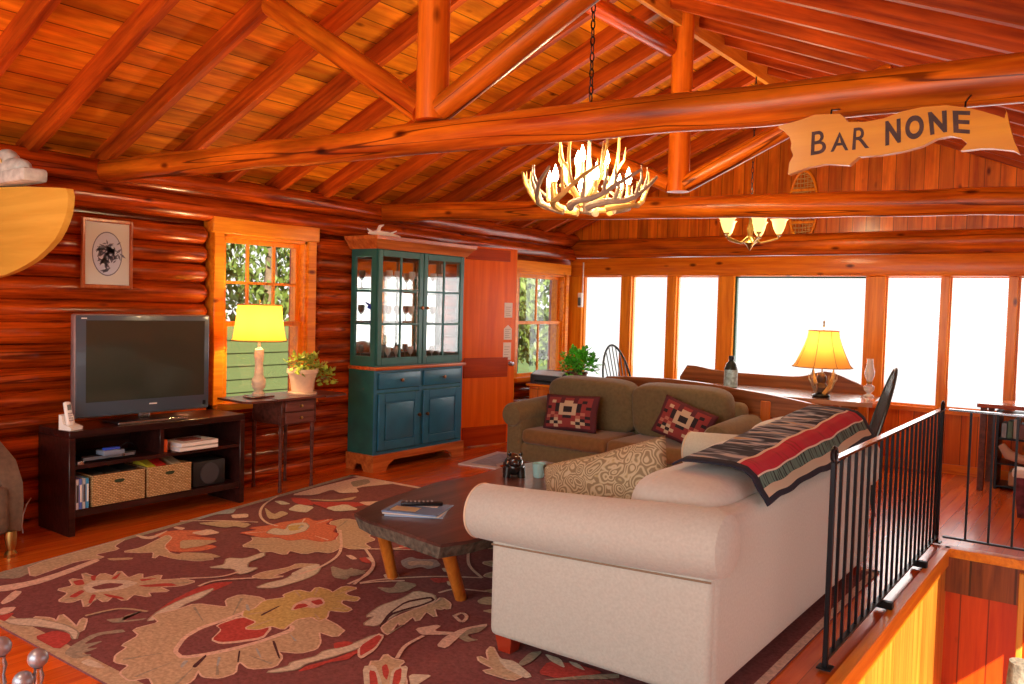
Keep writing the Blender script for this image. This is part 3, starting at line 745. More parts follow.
# more blooms where the seating hides most of the rug
rr = random.Random(5)
def bloom(cx, cy, R, n, cols):
    for k, (f, c) in enumerate(cols):
        rug_add([(cx + R * f * (1 + .22 * math.cos(n * a)) * math.cos(a), cy + R * f * (1 + .22 * math.cos(n * a)) * math.sin(a)) for a in [2 * PI * q / 60 for q in range(60)]], c)
for (cx, cy, R) in ((-3.55, 4.72, .2), (-2.0, 4.6, .3), (-1.95, 2.1, .25), (-2.6, 3.9, .3), (-3.0, 4.2, .18)):
    bloom(cx, cy, R, 9, ((1, 'T'), (.75, 'P'), (.66, 'R'), (.3, 'C')))
rug = b.build('area_rug', rmats, flat=True)
tag(rug, 'large plum-brown floral rug with tan petals lying between the sofas and the television', 'rug')

# doormat
b = MB(); b.prism([(-5.02, 6.02), (-4.50, 6.08), (-4.70, 6.22), (-4.74, 6.88), (-5.15, 6.80)], lambda u, v: (u, v, .001), lambda u, v: (u, v, .009))
b.mid(1).prism([(-4.95, 6.12), (-4.66, 6.16), (-4.74, 6.24), (-4.79, 6.78), (-5.07, 6.72)], lambda u, v: (u, v, .009), lambda u, v: (u, v, .0098))
tag(b.build('door_mat', [mat('mat_white', (.7, .68, .68), .9), mat('mat_blue', (.42, .47, .58), .9, var=.2)]), 'pale blue-grey mat on the floor between the blue cupboard and the brown loveseat', 'mat')

# ================================================================ TV CONSOLE
m_esp = wood('espresso_wood', (0.012, 0.004, 0.004), (0.045, 0.012, 0.010), axis=1, rough=.3, coat=.4, knots=0)
t = thing('media_console', 'dark espresso open-shelf console under the television', 'tv stand', (-5.40, 3.15, 0))
H, D, W = .655, .20, .635   # half depth, half length
b = MB(); b.rbox(-D, D, -W, W, H - .045, H, .004, 1); b.build('top_panel', m_esp, t)
for s in (-1, 1): MB().rbox(-D, D, s * W - (.0 if s < 0 else .04), s * W + (.04 if s < 0 else 0), 0, H - .045, .003, 1).build('side_panel', m_esp, t)
MB().rbox(-D, D - .005, -W + .04, W - .04, .115, .16, .003, 1).build('bottom_shelf', m_esp, t)
MB().rbox(-D, D - .01, -W + .04, W - .04, .415, .44, .003, 1).build('middle_shelf', m_esp, t)
MB().rbox(-D, D - .01, -.03, 0.0, .44, H - .045, .002, 1).build('divider', m_esp, t)
MB().box(-D, -D + .01, -W, W, .1, H - .045).build('back_panel', m_esp, t)
# wicker baskets
m_wick = None
def wicker():
    m, n, bs = nt('wicker'); L = n.links.new; N = n.nodes.new
    tc = N('ShaderNodeTexCoord'); sp = N('ShaderNodeSeparateXYZ'); L(tc.outputs['Object'], sp.inputs[0])
    br = N('ShaderNodeTexBrick'); br.inputs['Scale'].default_value = 1
    br.inputs['Brick Width'].default_value = .022; br.inputs['Row Height'].default_value = .011; br.inputs['Mortar Size'].default_value = .0018
    br.inputs['Color1'].default_value = (.72, .50, .24, 1); br.inputs['Color2'].default_value = (.50, .31, .12, 1); br.inputs['Mortar'].default_value = (.20, .10, .03, 1)
    ad = N('ShaderNodeMath'); ad.operation = 'ADD'; L(sp.outputs[0], ad.inputs[0]); L(sp.outputs[1], ad.inputs[1])
    cb = N('ShaderNodeCombineXYZ'); L(ad.outputs[0], cb.inputs[0]); L(sp.outputs[2], cb.inputs[1]); L(cb.outputs[0], br.inputs['Vector'])
    L(br.outputs['Color'], bs.inputs['Base Color']); bs.inputs['Roughness'].default_value = .8
    bp = N('ShaderNodeBump'); bp.inputs['Strength'].default_value = .8; bp.inputs['Distance'].default_value = .004; bp.invert = True
    L(br.outputs['Fac'], bp.inputs['Height']); L(bp.outputs['Normal'], bs.inputs['Normal'])
    return m
m_wick = wicker()
m_hole = mat('basket_grip_shadow', (.03, .05, .02), .9)
def basket(y0, y1, h, lab):
    bt = thing('wicker_basket', lab, 'basket', (-5.355, (y0 + y1) / 2, .161), group='wicker baskets in the console')
    L = (y1 - y0) / 2 - .003; d = .14; b = MB()
    n = 10
    for s in (-1, 1):
        b.rbox(s * d - .007, s * d + .007, -L, L, .0, h, .005, 1)
        b.rbox(-d, d, s * L - (.0 if s < 0 else .014), s * L + (.014 if s < 0 else 0), 0, h, .005, 1)
    b.box(-d, d, -L, L, .0, .012)
    b.build('weave_body', m_wick, bt)
    r = MB(); r.tube([(-d, -L + .007, h), (d, -L + .007, h), (d, L - .007, h), (-d, L - .007, h), (-d, -L + .007, h)], .009, 8); r.build('rim', m_wick, bt)
    g = MB(); g.at(T(d + .007, 0, h - .045, ry=PI / 2)).ell((0, 0, 0), (.012, .035, .003)); g.build('grip_hole', m_hole, bt)
    return bt
basket(2.66, 3.02, .19, 'left woven wicker basket on the bottom shelf of the dark console')
basket(3.03, 3.36, .19, 'right woven wicker basket, heaped with a red and a yellow booklet')
m_red = mat('red_cover', (.75, .03, .02), .5); m_yel = mat('yellow_cover', (.8, .7, .05), .5); m_dk = mat('dark_cover', (.05, .05, .06), .5); m_ltan = mat('tan_cover', (.45, .33, .2), .6)
for (y, m, lab, tl) in ((3.17, m_red, 'red booklet poking out of the right wicker basket', .04), (3.09, m_yel, 'yellow-green booklet poking out of the right wicker basket', -.04), (3.28, m_ltan, 'tan booklet at the far end of the right wicker basket', .03)):
    o = MB().at(T(-5.36, y, .275, rx=tl, ry=.25)).rbox(-.10, .10, -.033, .033, -.008, .10, .003, 1).build('booklet', m); tag(o, lab, 'booklet')
for (y, lab) in ((2.72, 'dark flat case lying nearest the camera in the left wicker basket'), (2.84, 'dark flat case in the middle of the left wicker basket'), (2.95, 'dark flat case at the far end of the left wicker basket')):
    o = MB().at(T(-5.36, y, .277, rx=.1, ry=.04)).rbox(-.10, .10, -.043, .043, -.008, .085, .003, 1).build('disc_case', mat('case_black', (.04, .035, .03), .4)); tag(o, lab, 'case')
# disc cases upright beside the basket
for q, (c, lab) in enumerate((((.55, .55, .62), 'white-spined disc case standing first beside the left basket'), ((.1, .16, .5), 'blue-spined disc case standing next to the white-spined one'), ((.5, .52, .55), 'grey-spined disc case standing in the middle of three cases'), ((.05, .3, .6), 'bright blue disc case touching the left wicker basket'))):
    o = MB().rbox(-5.34, -5.21, 2.562 + q * .021, 2.580 + q * .021, .161, .351, .002, 1).mid(1).box(-5.2105, -5.209, 2.566 + q * .021, 2.577 + q * .021, .205, .315).build('upright_disc_case', [mat('case%d' % q, c, .3), m_dk if q % 2 == 0 else m_white]); tag(o, lab, 'disc case', 'disc cases beside the baskets')
# left cubby: players and remote
def player(z, h, y0, y1, x1, col, lab, nm='disc_player'):
    t = thing(nm, lab, 'disc player', (-5.36, (y0 + y1) / 2, z)); L = (y1 - y0) / 2
    MB().rbox(-.11, x1, -L, L, 0, h, .006, 2).build('case_body', col, t)
    MB().rbox(x1, x1 + .004, -L + .01, L - .01, h * .25, h * .75, .002, 1).build('front_strip', mat('player_front', (.18, .2, .24), .25), t)
    MB().at(T(x1 + .004, L * .5, h * .5, ry=PI / 2)).lathe([(.008, 0), (.008, .006), (0, .007)], n=12).build('button', m_steel, t)
    return t
player(.441, .04, 2.62, 2.98, .10, m_black, 'slim black player lying on the console shelf with cables behind')
b = MB(); b.rbox(-5.28, -5.18, 2.72, 2.86, .482, .512, .006, 2); o = b.build('router_box', mat('grey_blue_box', (.18, .24, .34), .35)); tag(o, 'small grey-blue box resting on the slim black player', 'electronics box')
b = MB(); b.rbox(-5.24, -5.20, 2.74, 2.84, .5125, .526, .004, 2); o = b.build('blue_gadget', mat('bright_blue', (.02, .07, .6), .4)); tag(o, 'bright blue gadget on top of the small grey-blue box', 'gadget')
b = MB(); b.tube([(-5.25, 2.86, .515), (-5.24, 2.9, .54), (-5.26, 2.95, .53), (-5.3, 3.0, .50)], .004, 6); o = b.build('loose_cable', m_black); tag(o, 'black cable looping beside the bright blue gadget', 'cable')
b = MB(); b.rbox(-5.25, -5.195, 2.565, 2.605, .441, .465, .006, 2); o = b.build('silver_remote', m_steel); tag(o, 'small silver remote at the front left of the console shelf', 'remote')
# white binders right cubby
for q in range(2):
    b = MB(); M = T(-5.3, 3.40, .441 + q * .03, rz=.06 * q); b.at(M)
    b.rbox(-.115, .115, -.15, .15, 0, .004, .001, 1).rbox(-.115, .115, -.15, .15, .024, .028, .001, 1).rbox(.111, .115, -.15, .15, .0, .028, .001, 1)
    b.mid(1).box(-.11, .108, -.145, .145, .004, .024)
    o = b.build('white_binder', [m_white, mat('paper_block', (.7, .7, .75), .8)]); tag(o, ('lower' if q == 0 else 'upper') + ' white binder of the two stacked in the console', 'binder', 'white binders in the console')
o = MB().rbox(-5.36, -5.25, 3.32, 3.46, .4995, .506, .002, 1).build('red_brown_notebook', mat('notebook', (.25, .05, .03), .5)); tag(o, 'dark red notebook lying on the two white binders', 'notebook')
o = MB().lathe([(.0, 0), (.026, 0), (.028, .02), (.028, .075), (.02, .085), (0, .085)], (-5.27, 3.18, .441), 16).build('orange_jar', mat('orange_jar', (.8, .13, .01), .4)); tag(o, 'small orange jar beside the white binders in the console', 'jar')
t = thing('round_speaker', 'black speaker box with round grey cone on the bottom shelf right of the baskets', 'speaker', (-5.33, 3.52, .161))
MB().rbox(-.10, .09, -.13, .13, 0, .18, .01, 2).build('speaker_box', mat('speaker_black', (.008, .008, .01), .5), t)
MB().at(T(.09, 0, .09, ry=PI / 2)).lathe([(.075, 0), (.075, .006), (.06, .008), (.03, .004), (0, .01)], n=28).build('speaker_cone', mat('speaker_cone', (.045, .045, .055), .5), t)

# TV
m_bez = mat('tv_bezel', (.055, .085, .12), .3, coat=.4); m_silver = mat('tv_silver', (.5, .5, .53), .3, metal=.8)
t = thing('television', 'flat-screen television with blue-grey bezel on the dark console', 'television', (-5.38, 3.10, .6555), -.03)
MB().rbox(-.03, .028, -.475, .475, .05, .72, .012, 2).build('silver_shell', m_silver, t)
MB().rbox(.022, .034, -.468, .468, .057, .713, .006, 2).build('bezel', m_bez, t)
MB().box(.032, .0355, -.405, .43, .15, .68).build('screen', mat('screen_glass', (.03, .04, .032), .12, coat=.5), t)
MB().rbox(-.05, -.03, -.30, .30, .135, .595, .02, 2).build('rear_housing', m_black, t)
b = MB(); b.rbox(-.015, .015, -.04, .04, .018, .08, .012, 2); b.build('stand_neck', m_steel, t)
b = MB(); b.rbox(-.09, .13, -.24, .24, .0, .018, .008, 2); b.build('stand_base', m_black, t)
MB().rbox(.13, .136, -.24, .24, .0025, .017, .002, 1).build('base_front_edge', m_steel, t)
MB().box(.034, .0358, .02, .075, .11, .119).build('maker_mark', m_white, t)
MB().box(.034, .0358, -.435, -.40, .69, .697).build('corner_mark', m_white, t)
MB().rbox(.033, .0362, .42, .445, .08, .11, .002, 1).build('sensor_window', m_black, t)

# cordless phone
t = thing('cordless_phone', 'white cordless phone standing in its cradle left of the television', 'phone', (-5.29, 2.565, .656), .3)
b = MB(); b.prism([(-.045, 0), (.05, 0), (.055, .02), (-.01, .035), (-.025, .09), (-.045, .095)], lambda u, v: (u, -.045, v), lambda u, v: (u, .045, v)); b.build('cradle', m_white, t)
b = MB(); b.at(T(-.005, -.01, .10, ry=-.2)); b.rbox(-.014, .014, -.024, .024, -.075, .075, .012, 3); h = b.build('handset', m_white, t)
MB().at(T(-.005, -.01, .10, ry=-.2)).rbox(.013, .016, -.015, .015, .02, .055, .003, 1).build('display', mat('phone_display', (.12, .12, .1), .3), h)
for q in range(4):
    for p in range(3): MB().at(T(-.005, -.01, .10, ry=-.2)).rbox(.013, .0165, -.015 + p * .011, -.008 + p * .011, -.05 + q * .015, -.04 + q * .015, .001, 1).build('key', mat('phone_key', (.35, .35, .38), .5), h)
# white cord on the wall side
b = MB(); b.tube([(-5.60, 2.47, .19), (-5.57, 2.43, .16), (-5.55, 2.40, .10), (-5.54, 2.39, .04), (-5.48, 2.37, .008)], .004, 6)
o = b.build('power_cable', m_white); tag(o, 'thin white cord drooping to the floor at the near end of the console', 'cord')

# ================================================================ SIDE TABLE, LAMP, POT
m_wal = wood('dark_walnut', (0.05, 0.016, 0.012), (0.16, 0.05, 0.035), axis=1, rough=.35, coat=.3, knots=0)
t = thing('drop_leaf_side_table', 'small dark walnut drop-leaf table under the log-wall window', 'side table', (-5.36, 4.31, 0))
b = MB(); b.prism([(-.25, -.24), (.17, -.24), (.17, .22), (-.25, .22)], lambda u, v: (u, v, .725), lambda u, v: (u, v, .742)); b.build('table_top', m_wal, t)
for s in (-1, 1):
    b = MB(); pl = [(-.25, s * .24), (.17, s * .24), (.15, s * .47), (.09, s * .50), (-.25, s * .48)]
    b.prism(pl, lambda u, v: (u, v, .722), lambda u, v: (u, v, .738)); b.build('leaf_flap', m_wal, t)
MB().rbox(-.24, .13, -.17, .17, .53, .725, .004, 1).build('apron_box', m_wal, t)
for q in range(2):
    d = MB().rbox(.128, .142, -.14, .14, .54 + q * .092, .62 + q * .092, .004, 1).build('drawer', wood('walnut_front', (0.10, 0.03, 0.025), (0.22, 0.08, 0.06), axis=1, knots=0), t)
    MB().at(T(.142, 0, .58 + q * .092, ry=PI / 2)).lathe([(.006, 0), (.006, .01), (.013, .014), (.012, .022), (0, .025)], n=12).build('knob', m_brass, d)
for sx in (-1, 1):
    for sy in (-1, 1):
        b = MB(); x, y = -.065 + sx * .165, sy * .155
        b.lathe([(.014, 0), (.018, .015), (.012, .04), (.014, .06), (.011, .1), (.014, .3), (.015, .45), (.02, .48), (.014, .5), (.018, .52), (.018, .6)], (x, y, 0), 12)
        b.build('leg', m_wal, t)
def shade_mb(b, n, prof, rnd_=.0, z0=0):
    """panelled shade: prof [(r,z)], n panels"""
    vs = []; fs = []; K = n * 4
    for r, zz in prof:
        for k in range(K):
            a = 2 * PI * k / K; f = 1 - rnd_ * (1 - abs(math.cos(a * n / 2)))
            vs.append((r * f * math.cos(a), r * f * math.sin(a), zz))
    for i in range(len(prof) - 1):
        for k in range(K):
            k2 = (k + 1) % K; fs.append((i * K + k, i * K + k2, (i + 1) * K + k2, (i + 1) * K + k))
    return b.add(vs, fs)
def lamp_shade_mat(name, col, es, trans=.5):
    m, n, bs = nt(name)
    bs.inputs['Base Color'].default_value = (*col, 1); bs.inputs['Roughness'].default_value = .9
    tl = n.nodes.new('ShaderNodeBsdfTranslucent'); tl.inputs[0].default_value = (*col, 1)
    mx = n.nodes.new('ShaderNodeMixShader'); mx.inputs[0].default_value = trans
    n.links.new(bs.outputs[0], mx.inputs[1]); n.links.new(tl.outputs[0], mx.inputs[2]); n.links.new(mx.outputs[0], n.nodes['Material Output'].inputs[0])
    return m
m_bulb = mat('glowing_bulb', (1, .9, .7), .4, emit=(1, .75, .4), es=12)
t = thing('table_lamp', 'lit yellow-shaded lamp with pale carved base on the dark drop-leaf table', 'lamp', (-5.40, 4.05, .742))
b = MB(); b.rbox(-.05, .06, -.11, .11, 0, .012, .004, 1); b.build('base_plate', m_wal, t)
b = MB(); b.lathe([(.045, .012), (.05, .03), (.03, .05), (.05, .08), (.055, .13), (.035, .17), (.03, .26), (.038, .33), (.034, .37), (.012, .385), (.01, .43)], n=18); b.build('lamp_base', mat('pale_stone', (.72, .6, .42), .5, var=.2, scale=25, bump=.3), t)
b = MB(); b.lathe([(.0, .43), (.022, .45), (.03, .49), (.02, .53), (0, .545)], n=14); b.build('bulb', m_bulb, t)
pr = [(.205, .44), (.196, .47), (.182, .55), (.172, .63), (.166, .715)]
b = MB(); shade_mb(b, 6, pr, .05); b.build('lamp_shade', lamp_shade_mat('shade_yellow', (.82, .36, .05), 0), t, sharp=60)
m_trimb = mat('shade_trim', (.35, .16, .04), .6)
for (r, zz) in (pr[0], pr[-1]):
    b = MB(); b.tube([(r * math.cos(2 * PI * k / 24), r * math.sin(2 * PI * k / 24), zz) for k in range(25)], .005, 6); b.build('shade_trim', m_trimb, t)
b = MB(); b.tube([(.0, 0, .54), (0, 0, .73), (0, 0, .75)], [.004, .004, .008], 6); b.tube([(-.165, 0, .71), (.165, 0, .71)], .003, 5); b.build('harp', m_brass, t)
point('table_lamp_light', (-5.40, 4.05, 1.32), 24, (1, .72, .34), .06)

# plants
def leaves_mb(b, c, R, n, s, rnd, droop=.3, wide=.5):
    for _ in range(n):
        a = rnd.uniform(0, 2 * PI); el = rnd.uniform(-.5, 1.3); r = R * rnd.uniform(.45, 1)
        d = Vector((math.cos(a) * math.cos(el), math.sin(a) * math.cos(el), math.sin(el)))
        p = Vector(c) + Vector((d.x * r, d.y * r, d.z * r * .8 - droop * r * rnd.random()))
        q = s * rnd.uniform(.7, 1.3); t_ = (d + Vector((rnd.uniform(-.6, .6), rnd.uniform(-.6, .6), rnd.uniform(-.9, .3)))).normalized()
        w_ = t_.cross(Vector((rnd.uniform(-.3, .3), rnd.uniform(-.3, .3), 1))).normalized() * q * wide; nn = t_.cross(w_).normalized() * q * .15
        b.add([p, p + t_ * q * .5 + w_ + nn, p + t_ * q * 1.1 - nn, p + t_ * q * .5 - w_ + nn, p + t_ * q * .5], [(0, 1, 4), (1, 2, 4), (2, 3, 4), (3, 0, 4)])
def pot_plant(name, lab, loc, potprof, potmat, blobs, leafmat, s, stems=10, seed=1):
    rnd = random.Random(seed)
    t = thing(name, lab, 'plant', loc)
    b = MB(); b.lathe(potprof, n=24); b.build('pot', potmat, t)
    zt = potprof[-3][1] if len(potprof) > 4 else .1
    H_ = max(p[1] for p in potprof)
    MB().lathe([(0, H_ - .03), (potprof[2][0] * .85, H_ - .03), (potprof[2][0] * .85, H_ - .02), (0, H_ - .015)], n=18).build('soil', mat('soil', (.05, .03, .02), .95), t)
    b = MB()
    for c, R, n in blobs:
        for _ in range(stems // len(blobs) + 2):
            e = Vector(c) + Vector((rnd.uniform(-R, R), rnd.uniform(-R, R), rnd.uniform(-R, R) * .6)) * .7
            b.tube([(0, 0, H_ - .02), (e.x * .5, e.y * .5, max(e.z, H_) + .02), e], [.004, .003, .002], 5)
    b.build('stems', mat('green_stem', (.12, .22, .04), .6), t)
    b = MB()
    for c, R, n in blobs: leaves_mb(b, c, R, n, s, rnd)
    b.build('foliage', leafmat, t, flat=True)
    return t
m_terra = mat('pale_clay', (.78, .56, .38), .7, var=.12, scale=12)
pot_plant('potted_plant', 'trailing green plant in a pale clay pot on the dark drop-leaf table', (-5.38, 4.46, .742),
          [(.0, 0), (.11, 0), (.115, .015), (.085, .02), (.10, .12), (.115, .17), (.125, .172), (.125, .205), (.11, .205), (.105, .17)], m_terra,
          [((0, -.05, .25), .10, 45), ((.0, .05, .25), .11, 50), ((.03, .2, .13), .11, 70), ((0, .14, .2), .1, 40)], mat('yellow_green_leaf', (.36, .46, .05), .45, var=.4, scale=14), .045, 12, 4)

# picture on the log wall
t = thing('framed_picture', 'small framed oval drawing in grey ink hung on the logs above the television', 'framed picture', (XL + .10, 2.97, 1.78))
m_fr = wood('thin_frame', (.30, .07, .02), (.5, .16, .05), axis=2, knots=0)
for (y0, y1, z0, z1) in ((-.175, -.155, -.235, .235), (.155, .175, -.235, .235)): MB().rbox(-.01, .02, y0, y1, z0, z1, .004, 1).build('frame_side', m_fr, t)
for z0 in (-.235, .21): MB().rbox(-.01, .02, -.155, .155, z0, z0 + .025, .004, 1).build('frame_rail', m_fr, t)
MB().box(-.008, .004, -.156, .156, -.212, .212).build('mat_board', mat('mat_board', (.66, .72, .66), .8), t)
b = MB(); el = [(.105 * math.cos(a), .15 * math.sin(a)) for a in [2 * PI * k / 40 for k in range(40)]]
b.prism(el, lambda u, v: (.004, u, v), lambda u, v: (.0055, u, v)); 
b.mid(1).prism([(u * .94, v * .95) for u, v in el], lambda u, v: (.0055, u, v), lambda u, v: (.006, u, v))
rp_ = random.Random(11)
b.mid(0)
for _ in range(75):
    cx, cz = rp_.gauss(0, .032), rp_.gauss(-.005, .045); a0 = rp_.uniform(0, 3); l = rp_.uniform(.014, .036)
    b.prism([(cx + l * math.cos(a0) - .3 * l * math.sin(a0) * 0, cz + l * math.sin(a0)), (cx - .3 * l * math.sin(a0), cz + .3 * l * math.cos(a0)), (cx - l * math.cos(a0), cz - l * math.sin(a0)), (cx + .3 * l * math.sin(a0), cz - .3 * l * math.cos(a0))], lambda u, v: (.006, u, v), lambda u, v: (.0066, u, v))
b.build('oval_drawing', [mat('drawing_ink', (.16, .19, .26), .8), mat('drawing_paper', (.55, .66, .80), .8)], t)

# quarter-round board on the wall at the picture's left edge, with a pale lump on top
m_ybrd = wood('yellow_board', (.60, .33, .04), (.80, .50, .08), axis=0, rough=.5, knots=0, grain=8)
t = thing('quarter_round_board', 'yellow varnished quarter-round board standing out from the log wall', 'wooden board', (XL + .09, 2.25, 0))
pl = [(0, 1.578), (.128, 1.591), (.26, 1.607), (.392, 1.633), (.52, 1.663), (.641, 1.70), (.76, 1.75), (.851, 1.797), (.91, 1.845), (.952, 1.892), (.982, 1.94), (.995, 1.982), (1.0, 2.03), (.983, 2.069), (.9, 2.078), (.516, 2.108), (0, 2.135)]
b = MB(); b.prism(pl, lambda u, v: (u, -.018, v), lambda u, v: (u, .018, v)); b.build('board', m_ybrd, t)
MB().rbox(-.06, .84, .018, .06, 2.03, 2.075, .005, 1).build('bracket', m_ybrd, t)
t2 = thing('pale_rock', 'pale grey rough rock topped with yellow tufts on the quarter-round board', 'rock', (XL + .44, 2.25, 2.122))
b = MB(); b.rbox(-.28, .24, -.07, .07, .012, .09, .02, 2); b.ell((-.12, 0, .10), (.28, .07, .075), 1, 1, 20, 10); b.ell((-.14, 0, .12), (.14, .07, .11), 1, 1, 20, 10)
b.build('stone_body', mat('grey_stone', (.55, .58, .52), .9, var=.25, scale=18, bump=.9), t2)
b = MB(); rq = random.Random(2)
for _ in range(70):
    x = rq.uniform(-.45, -.05); y = rq.uniform(-.05, .05); zz = .16 - abs(x + .25) * .1; b.tube([(x, y, zz - .03), (x + rq.uniform(-.03, .03), y + rq.uniform(-.03, .03), zz + rq.uniform(.02, .06))], [.008, .002], 5)
b.build('yellow_tufts', mat('straw', (.68, .5, .16), .9), t2)

# ================================================================ CUPBOARD
m_teal = mat('teal_paint', (.014, .12, .105), .42, var=.18, scale=7, coat=.15)
m_teal2 = mat('teal_paint_light', (.02, .15, .27), .38, var=.15, scale=7, coat=.15)
m_cher = wood('cherry_trim', (.34, .06, .012), (.62, .19, .04), axis=1, knots=0, rough=.35)
t = thing('china_cupboard', 'tall blue-green china cupboard with glass doors and cherry crown against the log wall', 'china cupboard', (-5.465, 5.80, 0))
FX, HWY, BX = .155, .60, -.175      # front x, half width, back x
# base with bracket feet
pl = [(-HWY - .02, .0), (-HWY + .14, 0), (-HWY + .17, .05), (-HWY + .24, .09), (HWY - .24, .09), (HWY - .17, .05), (HWY - .14, 0), (HWY + .02, 0), (HWY + .02, .15), (-HWY - .02, .15)]
MB().prism(pl, lambda u, v: (FX, u, v), lambda u, v: (FX + .022, u, v)).build('plinth_front', m_cher, t)
for s in (-1, 1): MB().prism([(BX, 0), (BX + .1, 0), (BX + .13, .06), (FX - .13, .06), (FX - .1, 0), (FX + .022, 0), (FX + .022, .15), (BX, .15)], lambda u, v: (min(u, FX), s * (HWY + .02), v), lambda u, v: (min(u, FX), s * HWY, v)).build('plinth_side', m_cher, t)
# lower carcass
MB().box(BX, FX - .012, -HWY, HWY, .13, .90).build('lower_carcass', m_teal, t)
b = MB()
b.box(FX - .012, FX, -HWY, -HWY + .035, .15, .90).box(FX - .012, FX, HWY - .035, HWY, .15, .90)
for za, zb in ((.15, .175), (.70, .725), (.88, .90)): b.box(FX - .012, FX, -HWY + .035, HWY - .035, za, zb)
b.box(FX - .012, FX, -.02, .02, .175, .70).box(FX - .012, FX, -.02, .02, .725, .88)
b.build('face_frame', m_teal2, t)
def knob(parent, M, m=mat('dark_copper', (.28, .12, .06), .3, metal=.9)): MB().at(M).lathe([(.007, 0), (.007, .012), (.017, .018), (.016, .03), (0, .034)], n=14).build('knob', m, parent)
for s in (-1, 1):
    y0, y1 = (-.56, -.022) if s < 0 else (.022, .56)
    d = MB().rbox(FX, FX + .018, y0, y1, .735, .875, .006, 2).build('drawer', m_teal2, t)
    knob(d, T(FX + .018, (y0 + y1) / 2, .805, ry=PI / 2))
    d = MB(); d.rbox(FX, FX + .02, y0, y0 + .075, .185, .69, .004, 1).rbox(FX, FX + .02, y1 - .075, y1, .185, .69, .004, 1).rbox(FX, FX + .02, y0 + .075, y1 - .075, .185, .26, .004, 1).rbox(FX, FX + .02, y0 + .075, y1 - .075, .615, .69, .004, 1).box(FX, FX + .006, y0 + .07, y1 - .07, .25, .62)
    d = d.build('door', m_teal2, t)
    MB().rbox(FX + .004, FX + .018, y0 + .09, y1 - .09, .275, .60, .012, 2).build('raised_panel', m_teal2, d)
    knob(d, T(FX + .02, s * .055, .47, ry=PI / 2))
MB().rbox(BX, FX + .035, -HWY - .02, HWY + .02, .90, .93, .008, 2).build('waist_moulding', m_cher, t)
# upper case
b = MB(); UX = FX - .015
b.box(BX, BX + .012, -HWY + .035, HWY - .035, .95, 1.95)
for s in (-1, 1):
    y0, y1 = (-HWY + .01, -HWY + .035) if s < 0 else (HWY - .035, HWY - .01)
    b.box(BX, BX + .05, y0, y1, .93, 1.98).box(UX - .06, UX, y0, y1, .93, 1.98).box(BX + .05, UX - .06, y0, y1, .93, 1.02).box(BX + .05, UX - .06, y0, y1, 1.9, 1.98)
    b.box(BX + .05, UX - .06, y0 + .006, y1 - .006, 1.30, 1.315).box(BX + .05, UX - .06, y0 + .006, y1 - .006, 1.59, 1.605)
b.box(BX, UX, -HWY + .035, HWY - .035, .93, .95).box(BX, UX, -HWY + .035, HWY - .035, 1.95, 1.98)
b.build('upper_case', m_teal, t)
for s in (-1, 1): MB().box(BX + .05, UX - .06, s * (HWY - .024), s * (HWY - .020), 1.02, 1.9).build('side_pane', glass('cabinet_glass', refl=.10), t)
MB().box(BX + .012, BX + .016, -HWY + .035, HWY - .035, .95, 1.95).build('mirror_back', mat('mirror', (.55, .60, .56), .03, metal=1), t)
for zz in (1.30, 1.62): MB().box(BX + .02, UX - .03, -HWY + .04, HWY - .04, zz, zz + .008).build('glass_shelf', glass('shelf_glass', (.85, .95, .9), .15), t)
for s in (-1, 1):
    y0, y1 = (-.585, -.004) if s < 0 else (.004, .585)
    d = MB(); d.rbox(UX, UX + .022, y0, y0 + .055, .945, 1.965, .004, 1).rbox(UX, UX + .022, y1 - .055, y1, .945, 1.965, .004, 1).rbox(UX, UX + .022, y0 + .055, y1 - .055, .945, 1.01, .004, 1).rbox(UX, UX + .022, y0 + .055, y1 - .055, 1.91, 1.965, .004, 1)
    ym = (y0 + y1) / 2
    d.box(UX + .004, UX + .018, ym - .01, ym + .01, 1.01, 1.91)
    for q in (1, 2): zz = 1.01 + .3 * q; d.box(UX + .004, UX + .018, y0 + .055, y1 - .055, zz - .01, zz + .01)
    d = d.build('glass_door', m_teal, t)
    MB().box(UX + .009, UX + .012, y0 + .05, y1 - .05, 1.0, 1.92).build('door_pane', glass('cabinet_glass'), d)
    knob(d, T(UX + .022, s * .035, 1.46, ry=PI / 2))
# crown
cp = [(0, 1.97), (.02, 1.97), (.03, 1.985), (.06, 2.03), (.085, 2.05), (.09, 2.08), (0, 2.08)]
def crown_ring():
    b = MB(); prof = cp; vs = []; fs = []; n = len(prof)
    path = [lambda o: (BX, -HWY - o), lambda o: (FX + o, -HWY - o), lambda o: (FX + o, HWY + o), lambda o: (BX, HWY + o)]
    for pf in path:
        for o, zz in prof: x, y = pf(o - .005); vs.append((x, y, zz))
    for i in range(3):
        for k in range(n):
            k2 = (k + 1) % n; fs.append((i * n + k, i * n + k2, (i + 1) * n + k2, (i + 1) * n + k))
    fs.append(tuple(range(n))); fs.append(tuple(reversed(range(3 * n, 4 * n))))
    b.add(vs, fs); b.box(BX, FX, -HWY, HWY, 2.03, 2.075); return b
crown_ring().build('crown_moulding', m_cher, t)
